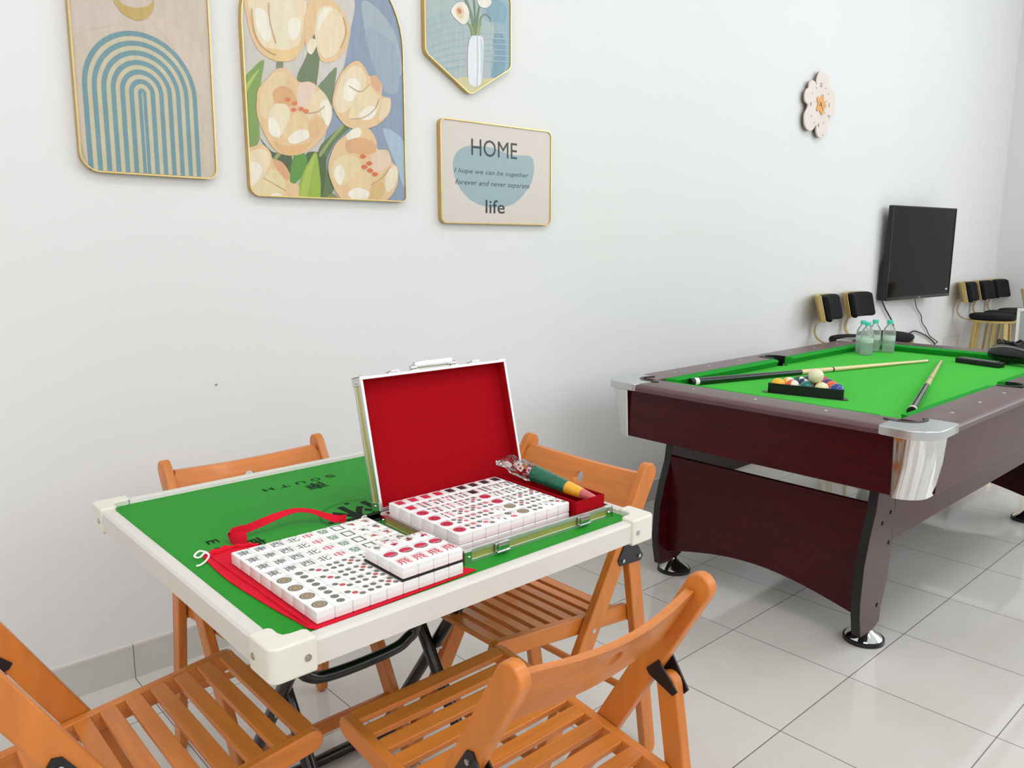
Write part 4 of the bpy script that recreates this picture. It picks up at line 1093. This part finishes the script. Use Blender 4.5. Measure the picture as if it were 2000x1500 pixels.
# ------------------------------------------------------------------ wall clock (flower shaped)
YC = 2.368
zc_ = lambda pts: [onY(1540+a/8.824, 120+b/8.824, YC) for a, b in pts]
pts = zc_([(545,178),(600,180),(655,215),(692,290),(690,380),(668,450),(690,490),(740,480),(790,530),(812,640),(800,740),(808,840),(790,915),(740,938),(682,930),(684,1000),(680,1130),(645,1250),(590,1302),(530,1305),(490,1230),(478,1095),(430,1170),(370,1195),(310,1140),(285,1050),(290,900),(345,760),(300,690),(290,580),(320,480),(362,440),(372,360),(420,322),(462,350),(490,410),(500,300)])
out = spline([(p[0], p[2]) for p in pts], 4)
ck = thing('wall_clock', 'flower shaped pinkish white wall clock with gold centre, high on the wall', 'clock', (4.56, 2.4, 2.07))
cc = (4.56, 2.4, 2.07)
lb(MB().prism(out, 'y', YC+.010, YC), cc).build('clock_face', mat('rose_white_acrylic', (226, 212, 202), .2, coat=.5, noise=((10, 10, 10), .02)), ck, bevel=.0015)
lb(MB().prism(out, 'y', YC+.016, YC+.0105), cc).build('clock_backing', mat('bronze_edge', (120, 98, 88), .3, metal=.6, noise=((20, 20, 20), .04)), ck)
kx, _, kz = onY(1540+555/8.824, 120+745/8.824, YC)
lb(MB().tube([(kx, YC+.017, kz), (kx, 2.398, kz)], .05, 24), cc).build('clock_movement', M_blk, ck)
fl_ = [(kx+(.048+.012*math.cos(5*a))*math.cos(a), kz+(.048+.012*math.cos(5*a))*math.sin(a)) for a in [2*PI*k/50 for k in range(50)]]
lb(MB().prism(fl_, 'y', YC-.001, YC-.004), cc).build('gold_flower', mat('copper_gold', (222, 160, 96), .25, metal=.7, noise=((20, 20, 20), .04)), ck)
hnd = MB()
for (dx, dz, w_) in ((.075, .030, .004), (.055, -.050, .003)):
    q = Vector((dx, dz)).normalized(); nrm = Vector((-q.y, q.x))*w_
    poly = [(kx-q.x*.02+nrm.x, kz-q.y*.02+nrm.y), (kx-q.x*.02-nrm.x, kz-q.y*.02-nrm.y), (kx+dx-nrm.x*.5, kz+dz-nrm.y*.5), (kx+dx+nrm.x*.5, kz+dz+nrm.y*.5)]
    hnd.prism(poly, 'y', YC-.005, YC-.0062)
hnd.tube([(kx, YC-.004, kz), (kx, YC-.010, kz)], .008, 14)
lb(hnd, cc).build('clock_hands', M_gold, ck)
num = MB()
def wall_text(mb, txt, x, y, z, w_=None, h=None, mi=0, shear=0):
    vs, fs = glyph(txt, w_, h, shear, .015); mb.add([(x+a, y, z+b) for a, b in vs], fs, mi)
for (t, u, v) in (('12', 565, 405), ('3', 700, 750), ('6', 520, 1095), ('9', 385, 740)):
    a = onY(1540+u/8.824, 120+v/8.824, YC-.0006); wall_text(num, t, a[0], a[1], a[2], h=.022)
for (u, v) in ((640, 465), (690, 560), (605, 1060), (440, 1058), (395, 940), (412, 550), (482, 455), (595, 1272)):
    a = onY(1540+u/8.824, 120+v/8.824, YC-.0006); num.add([(a[0]+.004*math.cos(t), a[1], a[2]+.004*math.sin(t)) for t in [k*PI/4 for k in range(8)]], [tuple(range(8))])
lb(num, cc).build('clock_numerals', M_inkdark, ck, smooth=0)

# ------------------------------------------------------------------ wall pictures
YP = 2.382
class Art:
    tex = .06
    def __init__(s, f): s.mb = MB(); s.mats = []; s.keys = {}; s.k = 0; s.f = f
    def mi(s, rgb):
        if rgb not in s.keys:
            s.keys[rgb] = len(s.mats); s.mats.append(mat('print_%d_%d_%d' % rgb, tuple(int(c_*f_) for c_, f_ in zip(rgb, (.93, .92, .90))), .28, noise=((60, 60, 13), s.tex, 6), bump=((110, 110, 20), s.tex*3.6)))
        return s.keys[rgb]
    def poly3(s, pts, rgb):
        s.k += 1; y = YP-.0003-s.k*.00005
        s.mb.add([(p[0], y, p[1]) for p in pts], [tuple(range(len(pts)))], s.mi(rgb))
    def shape(s, pts, rgb, smooth=5):
        q = [onY(*s.f(a, b), YP) for a, b in pts]; q = [(p[0], p[2]) for p in q]
        if smooth: q = spline(q, smooth)
        q = s.clip(q) if getattr(s, 'outline', None) else q
        if len(q) > 2: s.poly3(q, rgb)
    def clip(s, q):
        # Sutherland-Hodgman against the convex picture outline (counter-clockwise)
        O = s.outline
        for i in range(len(O)):
            a, b = O[i], O[(i+1) % len(O)]; out = []
            ins = lambda p: (b[0]-a[0])*(p[1]-a[1])-(b[1]-a[1])*(p[0]-a[0]) >= 0
            for j in range(len(q)):
                p, r = q[j-1], q[j]; ip, ir = ins(p), ins(r)
                if ip != ir:
                    d1 = (b[0]-a[0])*(p[1]-a[1])-(b[1]-a[1])*(p[0]-a[0]); d2 = (b[0]-a[0])*(r[1]-a[1])-(b[1]-a[1])*(r[0]-a[0]); t = d1/(d1-d2)
                    out.append((p[0]+(r[0]-p[0])*t, p[1]+(r[1]-p[1])*t))
                if ir: out.append(r)
            q = out
            if not q: return q
        return q
def picture(outline, label, rgb, fn, f, fw=.006):
    """outline: ccw (x,z) on the wall; gold frame with depth, print panel, painted shapes"""
    n = len(outline); cx = sum(p[0] for p in outline)/n; cz = sum(p[1] for p in outline)/n
    r = thing('wall_picture', label, 'picture', (cx, 2.4, cz), group='gold framed pictures on the wall'); c = (cx, 2.4, cz)
    inn = []
    for i in range(n):
        a, b, d = Vector(outline[i-1]), Vector(outline[i]), Vector(outline[(i+1) % n])
        e = ((b-a).normalized()+(d-b).normalized()).normalized(); inn.append(tuple(b+Vector((-e.y, e.x))*fw))
    m = MB(); yf, yb_ = YP-.0045, 2.399
    vs = [(p[0], y, p[1]) for (P, y) in ((outline, yb_), (outline, yf), (inn, yf), (inn, yb_)) for p in P]
    fs = []
    for k in range(n):
        j = (k+1) % n
        for q in range(4): a, b = q*n, ((q+1) % 4)*n; fs.append((a+k, a+j, b+j, b+k))
    m.add(vs, fs); lb(m, c).build('picture_frame', M_gold, r, fix=True, smooth=50)
    A = Art(f); A.outline = inn
    if fn.__name__ == 'art_home': A.tex = .012
    A.mb.prism(inn, 'y', YP+.012, YP, A.mi(rgb))
    fn(A)
    lb(A.mb, c).build('print', A.mats, r, smooth=0)
    return r
ident = lambda a, b: (a, b)

# 1: blue arches under a crescent
def art_arches(A):
    cx, zb, R, zt_ = .787, 1.4795, .150, 1.853
    cream = (206, 196, 168); blue = (116, 153, 163)
    for k, (pts, col) in enumerate((([(700, 100), (1000, 250), (1150, 500), (1100, 700), (900, 350)], (214, 196, 182)), ([(150, 900), (300, 1250), (240, 1260), (160, 1150)], (196, 184, 168)), ([(90, 60), (420, 20), (520, 160), (240, 230), (110, 320)], (208, 194, 184)))):
        A.shape(pts, col)
    def arch(r, col, zc):
        zc2 = zt_-R*1.06
        zz = zc2
        pts = [(cx-r, zb), (cx+r, zb)]+[(cx+r*math.cos(a*PI/24), zz+r*1.06*math.sin(a*PI/24)) for a in range(25)]
        A.poly3(pts, col)
    r = R
    for i in range(6):
        arch(r, blue, 0); arch(r-.0125, cream, 0); r -= .0232
    arch(r, blue, 0)
    A.poly3([(cx-.0012, zb), (cx+.0012, zb), (cx+.0012, zt_-R*1.06), (cx-.0012, zt_-R*1.06)], cream)
    A.shape([(440, -60), (460, 20), (510, 90), (590, 140), (650, 150), (710, 120), (745, 60), (745, -20), (735, 20), (690, 48), (610, 58), (520, 30), (480, -20)], (196, 168, 100))
z1 = lambda a, b: (100+a/3.75, b/3.75)
x0_, x1_, zb_ = .617, .985, 1.474
pp1 = picture(rrect(x0_, zb_, x1_, 2.20, [.05, .030, .05, .05], 8), 'framed print of blue striped arches beneath a gold crescent, leftmost on the wall', (208, 194, 178), art_arches, z1, .004); pp1.rotation_euler = (0, .010, 0)

# 2: tulips
def art_tulips(A):
    S = A.shape
    S([(900, -400), (900, 0), (870, 250), (830, 460), (760, 700), (690, 980), (640, 1080), (900, 1500), (1300, 1500), (1300, -400)], (142, 157, 179), 0)
    S([(950, 20), (1060, 60), (1190, 250), (1230, 520), (1120, 480), (1000, 300)], (168, 180, 194))
    S([(980, 200), (1180, 320), (1210, 620), (1120, 640), (1040, 480)], (156, 172, 188))
    S([(1100, 900), (1250, 1000), (1250, 1300), (1190, 1150)], (168, 190, 208))
    S([(560, 0), (760, -60), (900, 0), (860, 260), (780, 560), (640, 600), (520, 560), (560, 300)], (212, 206, 200))
    # leaves behind
    S([(95, 480), (125, 560), (120, 700), (100, 620)], (92, 104, 78)); S([(120, 600), (200, 470), (270, 420), (250, 560), (230, 800), (240, 960), (190, 1050), (140, 1040)], (132, 160, 84))
    S([(118, 640), (180, 540), (240, 480), (170, 600), (125, 700)], (176, 196, 96))
    S([(360, 430), (400, 430), (395, 490), (358, 480)], (128, 138, 106)); S([(500, 560), (560, 400), (640, 200), (660, 360), (640, 560), (620, 620)], (112, 128, 92))
    S([(640, 620), (700, 540), (775, 470), (760, 600), (735, 740), (690, 690)], (118, 138, 104))
    S([(240, 960), (330, 1060), (460, 1080), (440, 1300), (380, 1200), (300, 1060)], (84, 98, 66))
    S([(640, 1080), (740, 940), (850, 860), (860, 900), (760, 1000), (700, 1150), (760, 1300), (680, 1440), (640, 1440)], (98, 120, 72))
    S([(560, 1080), (640, 1060), (700, 1100), (690, 1300), (640, 1420), (560, 1240)], (82, 104, 56))
    S([(655, 1070), (720, 980), (800, 880), (822, 890), (730, 1000), (668, 1090)], (154, 162, 104))
    S([(480, 1080), (545, 1065), (570, 1130), (540, 1220), (470, 1290), (440, 1280)], (96, 150, 60))
    S([(630, 1060), (580, 1130), (520, 1260), (480, 1440), (640, 1440), (665, 1300), (650, 1150)], (156, 182, 66))
    S([(628, 1070), (600, 1200), (560, 1430), (500, 1430), (560, 1200)], (176, 196, 84))
    S([(700, 1380), (760, 1350), (800, 1440), (680, 1440)], (140, 140, 96))
    S([(330, 1110), (380, 1050), (395, 1065), (350, 1120)], (166, 160, 100))
    cr, pe, pd, hi, li = (236, 218, 186), (232, 196, 152), (222, 172, 124), (242, 236, 222), (206, 160, 116)
    def outline_petal(pts, col): S([(a*1.0, b) for a, b in pts], col)
    # top left tulip
    S([(160, -40), (150, 120), (190, 280), (260, 380), (360, 425), (470, 420), (540, 330), (570, 180), (565, 20), (520, -60)], pe)
    S([(185, -20), (180, 120), (220, 270), (290, 360), (380, 395), (460, 380), (520, 290), (545, 150), (535, -10)], cr)
    S([(310, 0), (300, 120), (330, 260), (390, 350), (450, 300), (490, 160), (480, 20), (400, -40)], (234, 222, 194))
    S([(205, 70), (240, 55), (300, 110), (320, 210), (305, 290), (260, 270), (215, 180)], hi); S([(440, 150), (500, 120), (525, 180), (500, 260), (450, 270)], hi)
    S([(250, 330), (330, 340), (430, 350), (510, 320), (480, 410), (380, 430), (300, 400)], (234, 200, 146))
    # top right tulip
    S([(580, 20), (640, -40), (740, 0), (820, 80), (865, 200), (840, 340), (770, 420), (680, 435), (640, 360), (620, 240), (560, 330), (560, 160)], pe)
    S([(640, 90), (720, 40), (810, 110), (835, 220), (800, 340), (730, 400), (670, 390), (625, 270)], cr)
    S([(650, 120), (690, 60), (740, 60), (700, 120), (640, 220)], hi); S([(565, 340), (600, 270), (640, 300), (600, 380)], (238, 226, 200))
    # middle left open tulip
    S([(230, 620), (280, 560), (360, 480), (440, 490), (510, 570), (590, 570), (660, 620), (720, 700), (745, 800), (710, 900), (640, 1000), (540, 1070), (430, 1085), (340, 1040), (270, 930), (220, 800), (218, 690)], pe)
    S([(250, 640), (300, 540), (370, 500), (430, 520), (400, 600), (340, 660), (330, 740), (300, 820), (245, 800)], (234, 208, 168))
    S([(510, 600), (580, 575), (630, 620), (600, 700), (530, 760), (500, 700)], (232, 206, 190))
    S([(620, 650), (680, 640), (730, 740), (700, 840), (640, 800), (580, 820), (560, 740)], (236, 212, 176)); S([(660, 730), (710, 700), (740, 780), (720, 870), (690, 850)], hi)
    S([(330, 640), (400, 600), (470, 640), (500, 730), (440, 740), (350, 720)], pd)
    S([(300, 800), (340, 730), (420, 730), (450, 800), (420, 900), (370, 950), (310, 900)], (236, 222, 190)); S([(300, 830), (340, 830), (380, 900), (370, 960), (310, 930)], hi)
    S([(440, 840), (500, 790), (560, 840), (580, 920), (500, 960), (400, 970)], (234, 206, 158)); S([(440, 960), (500, 910), (570, 910), (580, 960), (500, 1000), (450, 1000)], hi)
    S([(590, 860), (650, 830), (690, 860), (640, 960), (590, 950)], (228, 188, 138)); S([(340, 990), (420, 1020), (540, 1010), (600, 990), (530, 1065), (420, 1080)], (228, 182, 124))
    for (a, b) in ((432, 695), (480, 720), (475, 765), (525, 760), (560, 775)): S([(a-20, b), (a, b-15), (a+22, b), (a, b+16)], (226, 122, 78), 3)
    # upper right tulip
    S([(760, 620), (800, 520), (860, 450), (920, 425), (970, 470), (1000, 530), (1050, 530), (1090, 600), (1090, 670), (1150, 690), (1140, 790), (1060, 870), (960, 900), (850, 885), (780, 810), (745, 720)], pe)
    S([(1010, 530), (1060, 540), (1085, 610), (1060, 640), (1020, 590)], (224, 172, 134))
    S([(775, 640), (820, 520), (890, 460), (950, 480), (980, 570), (930, 640), (880, 740), (800, 790), (760, 720)], cr); S([(820, 620), (860, 550), (920, 560), (930, 620), (880, 700), (830, 700)], hi)
    S([(930, 640), (980, 590), (1050, 650), (1080, 700), (1050, 790), (960, 830), (860, 830), (880, 740)], (234, 216, 176)); S([(930, 800), (1000, 740), (1050, 760), (1030, 820), (970, 840)], hi)
    S([(1090, 700), (1145, 690), (1130, 790), (1070, 840), (1080, 760)], (236, 212, 180))
    # lower right open tulip
    S([(730, 1090), (770, 1000), (850, 930), (910, 885), (1000, 900), (1050, 980), (1060, 1040), (1130, 1050), (1160, 1130), (1200, 1180), (1195, 1290), (1130, 1390), (1020, 1435), (880, 1430), (790, 1370), (730, 1250), (715, 1160)], pe)
    S([(850, 930), (920, 890), (945, 930), (900, 985), (850, 975)], hi); S([(840, 990), (940, 960), (1040, 1000), (1040, 1060), (960, 1080), (900, 1070), (850, 1060)], pd)
    S([(1030, 1080), (1090, 1045), (1150, 1110), (1110, 1180), (1040, 1200), (1010, 1150)], (232, 204, 182)); S([(1120, 1220), (1170, 1150), (1198, 1200), (1180, 1290), (1130, 1340), (1110, 1290)], (238, 226, 200))
    S([(740, 1150), (800, 1090), (880, 1085), (940, 1130), (930, 1210), (870, 1260), (800, 1290), (745, 1230)], (234, 212, 168)); S([(760, 1180), (800, 1150), (830, 1210), (800, 1290), (765, 1250)], hi)
    S([(860, 1260), (950, 1190), (1010, 1220), (1010, 1310), (940, 1330), (860, 1320)], (234, 206, 160)); S([(850, 1350), (920, 1310), (1000, 1340), (980, 1390), (900, 1400)], hi)
    S([(1020, 1300), (1090, 1270), (1110, 1330), (1060, 1400), (1000, 1400)], (222, 186, 128))
    for (a, b) in ((955, 1092), (1000, 1140), (965, 1165), (1005, 1190), (1040, 1215)): S([(a-22, b), (a, b-16), (a+24, b), (a, b+17)], (220, 110, 66), 3)
    # bottom left tulip
    S([(140, 1080), (200, 1020), (260, 1010), (310, 1060), (330, 1110), (400, 1140), (445, 1210), (450, 1270), (510, 1300), (500, 1400), (460, 1440), (140, 1440)], pe)
    S([(150, 1100), (220, 1040), (290, 1060), (310, 1130), (270, 1220), (230, 1300), (150, 1330)], cr); S([(155, 1160), (210, 1130), (255, 1180), (230, 1250), (160, 1300)], hi)
    S([(330, 1120), (390, 1130), (440, 1200), (430, 1260), (370, 1200)], (224, 170, 128))
    S([(270, 1230), (330, 1180), (400, 1240), (410, 1320), (360, 1400), (240, 1420), (170, 1350)], (232, 214, 172)); S([(270, 1400), (330, 1350), (390, 1360), (400, 1430), (280, 1440)], hi)
    # petal veins
    for P in ([(180, 60), (200, 220), (260, 330), (350, 385)], [(300, 20), (310, 160), (350, 300)], [(820, 120), (840, 230), (800, 340)], [(860, 600), (940, 640), (1000, 590)], [(870, 830), (960, 820), (1040, 760), (1070, 690)], [(260, 1240), (330, 1280), (420, 1330)], [(560, 790), (640, 780), (690, 740)], [(1010, 1290), (1090, 1240), (1150, 1160)]):
        q = spline(P, 5, closed=False); L = []; Rr = []
        for i, p in enumerate(q):
            a = q[max(0, i-1)]; b = q[min(len(q)-1, i+1)]; d = math.hypot(b[0]-a[0], b[1]-a[1]) or 1; nx, ny = -(b[1]-a[1])/d*2.6, (b[0]-a[0])/d*2.6
            L.append((p[0]+nx, p[1]+ny)); Rr.append((p[0]-nx, p[1]-ny))
        A.shape(L+Rr[::-1], li, 0)
z2 = lambda a, b: (440+a/3.571, b/3.571)
tx0, tx1, tzb = 1.080, 1.654, 1.430
top = [(tx1-(tx1-tx0)/2*(1-math.cos(a*PI/24)), 1.93+(tx1-tx0)/2*math.sin(a*PI/24)) for a in range(25)]
ol = rrect(tx0, tzb, tx1, 1.93, [.032, .018, .001, .001], 8)[:18]+top
picture(ol, 'tall arch-topped framed print of cream and peach tulips with green leaves', (206, 202, 194), art_tulips, z2, .004)

# 3: hexagonal vase picture
def art_vase(A):
    S = A.shape
    for (P, c_) in (([(470, 0), (640, 40), (645, 420), (600, 470), (520, 500), (530, 300), (540, 160), (480, 120)], (150, 178, 192)), ([(530, 260), (560, 200), (610, 260), (605, 440), (560, 490), (520, 480), (540, 360)], (122, 156, 176)), ([(480, 20), (560, 0), (620, 60), (600, 140), (520, 130)], (134, 168, 184))): S(P, c_)
    for i in range(9):
        y = 60+i*44; S([(100, y+70), (220, y+25), (380, y), (380, y+5), (230, y+34), (110, y+80)], (160, 186, 190), 3)
    for i in range(6):
        y = 210+i*36; S([(460, y), (560, y-4), (640, y+4), (640, y+9), (560, y+2), (460, y+6)], (166, 192, 200), 3)
    S([(270, 510), (360, 490), (480, 500), (560, 500), (500, 560), (370, 620), (300, 560)], (212, 202, 158), 3)
    for P in ([(410, 230), (390, 120), (350, 0), (365, 0), (405, 110), (422, 230)], [(412, 230), (412, 120), (405, 0), (414, 0), (422, 120), (424, 230)], [(420, 230), (425, 120), (440, 40), (448, 42), (436, 130), (432, 230)]): S(P, (116, 136, 108), 3)
    S([(395, 230), (385, 180), (360, 140), (400, 170), (415, 232)], (140, 160, 96)); S([(428, 232), (430, 170), (450, 120), (448, 180), (440, 232)], (150, 170, 104))
    S([(446, 160), (450, 110), (480, 86), (512, 110), (516, 140), (508, 118), (480, 96), (456, 118), (452, 162)], (120, 142, 120), 3)
    S([(262, 70), (300, 20), (350, 20), (378, 80), (365, 140), (335, 155), (290, 120)], (238, 232, 220)); S([(290, 60), (320, 40), (345, 70), (335, 120), (300, 100)], (228, 206, 168)); S([(300, 60), (320, 56), (330, 80), (312, 88)], (206, 132, 104))
    S([(430, 0), (470, -20), (520, 10), (490, 50), (445, 40)], (238, 234, 222))
    S([(388, 236), (425, 228), (462, 238), (470, 300), (468, 420), (458, 510), (440, 545), (400, 548), (375, 520), (368, 420), (370, 310)], (232, 234, 240))
    S([(424, 232), (432, 232), (436, 400), (430, 546), (422, 546), (428, 400)], (196, 202, 216), 3); S([(450, 250), (468, 300), (466, 460), (455, 520), (452, 400)], (206, 214, 228))
z3 = lambda a, b: (800+a/3.26, b/3.26)
hx = [onY(*z3(a, b), YP) for a, b in ((84, -300), (84, 330), (385, 606), (643, 440), (643, 0), (590, -60))]
xl, xr = hx[0][0], hx[3][0]; zl = hx[1][2]; zr_ = hx[3][2]
def rc2(P, r=.012, n=4):
    out = []
    for i in range(len(P)):
        a, b, c = Vector(P[i-1]), Vector(P[i]), Vector(P[(i+1) % len(P)]); u = (a-b).normalized(); v = (c-b).normalized()
        for k in range(n+1): t = k/n; out.append(tuple(b+u*r*(1-t)**2+v*r*t**2))
    return out
xm, zm = hx[2][0], hx[2][2]; zside = (zl+zr_)/2
hexo = [(xl, zside), (xm, zm), (xr, zside), (xr, zside+.25), (xm, zside+.25+(zside-zm)), (xl, zside+.25)]
picture(rc2(hexo, .020), 'hexagonal gold framed print of a white vase with white tulips on blue', (174, 188, 189), art_vase, z3, .004)

# 4: HOME print
def art_home(A):
    A.shape([(290, 985), (330, 945), (390, 928), (520, 940), (640, 985), (720, 990), (775, 1000), (792, 1060), (780, 1150), (740, 1220), (680, 1285), (610, 1315), (500, 1318), (400, 1280), (330, 1210), (290, 1130), (275, 1050)], (158, 182, 190))
    A.k += 1; dark = A.mi((40, 52, 54)); grey = A.mi((74, 88, 92))
    def T(txt, u0, v0, u1, v1, mi, shear=0):
        a = onY(*z3(u0, v0), YP); b = onY(*z3(u1, v1), YP); c = onY(*z3((u0+u1)/2, (v0+v1)/2), YP)
        vs, fs = glyph(txt, b[0]-a[0], a[2]-b[2], shear, 0 if txt == 'HOME' else .006); y = YP-.0003-A.k*.00005-.0002
        A.mb.add([(c[0]+x, y, c[2]+z) for x, z in vs], fs, mi)
    T('HOME', 396, 882, 688, 1018, dark)
    T('I hope we can be together', 294, 1068, 766, 1142, grey, .25)
    T('forever and never separate', 302, 1140, 772, 1212, grey, .25)
    T('life', 484, 1272, 606, 1362, dark)
picture(rrect(1.806, 1.360, 2.372, 1.733, .024, 8), 'landscape gold framed print reading HOME and life over a blue shape', (222, 212, 206), art_home, z3, .004)

# small nail left in the wall
a = onY(422, 751, 2.4); o = MB().tube([(a[0], 2.3995, a[2]), (a[0], 2.396, a[2])], .003, 10).build('wall_nail', M_screw); tag(o, 'tiny nail stub in the bare wall below the arches picture', 'nail')
# unseen ceiling panels, added to frame the overhead fill lights
M_fillpanel = mat('fill_panel_diffuser', (245, 244, 240), .5, noise=((9, 9, 9), .01))
for x, wh in ((.9, 'over the mahjong end of the room'), (4.2, 'over the pool table end of the room')):
    t = thing('ceiling_fill_panel', 'added square white fill light '+wh, 'lamp', (x, -.6, ZC))
    m = MB()
    for (p, q) in (((-.66, -.66, -.07), (.66, -.61, -.001)), ((-.66, .61, -.07), (.66, .66, -.001)), ((-.66, -.61, -.07), (-.61, .61, -.001)), ((.61, -.61, -.07), (.66, .61, -.001))): m.box(p, q)
    m.build('fill_panel_frame', M_white, t)
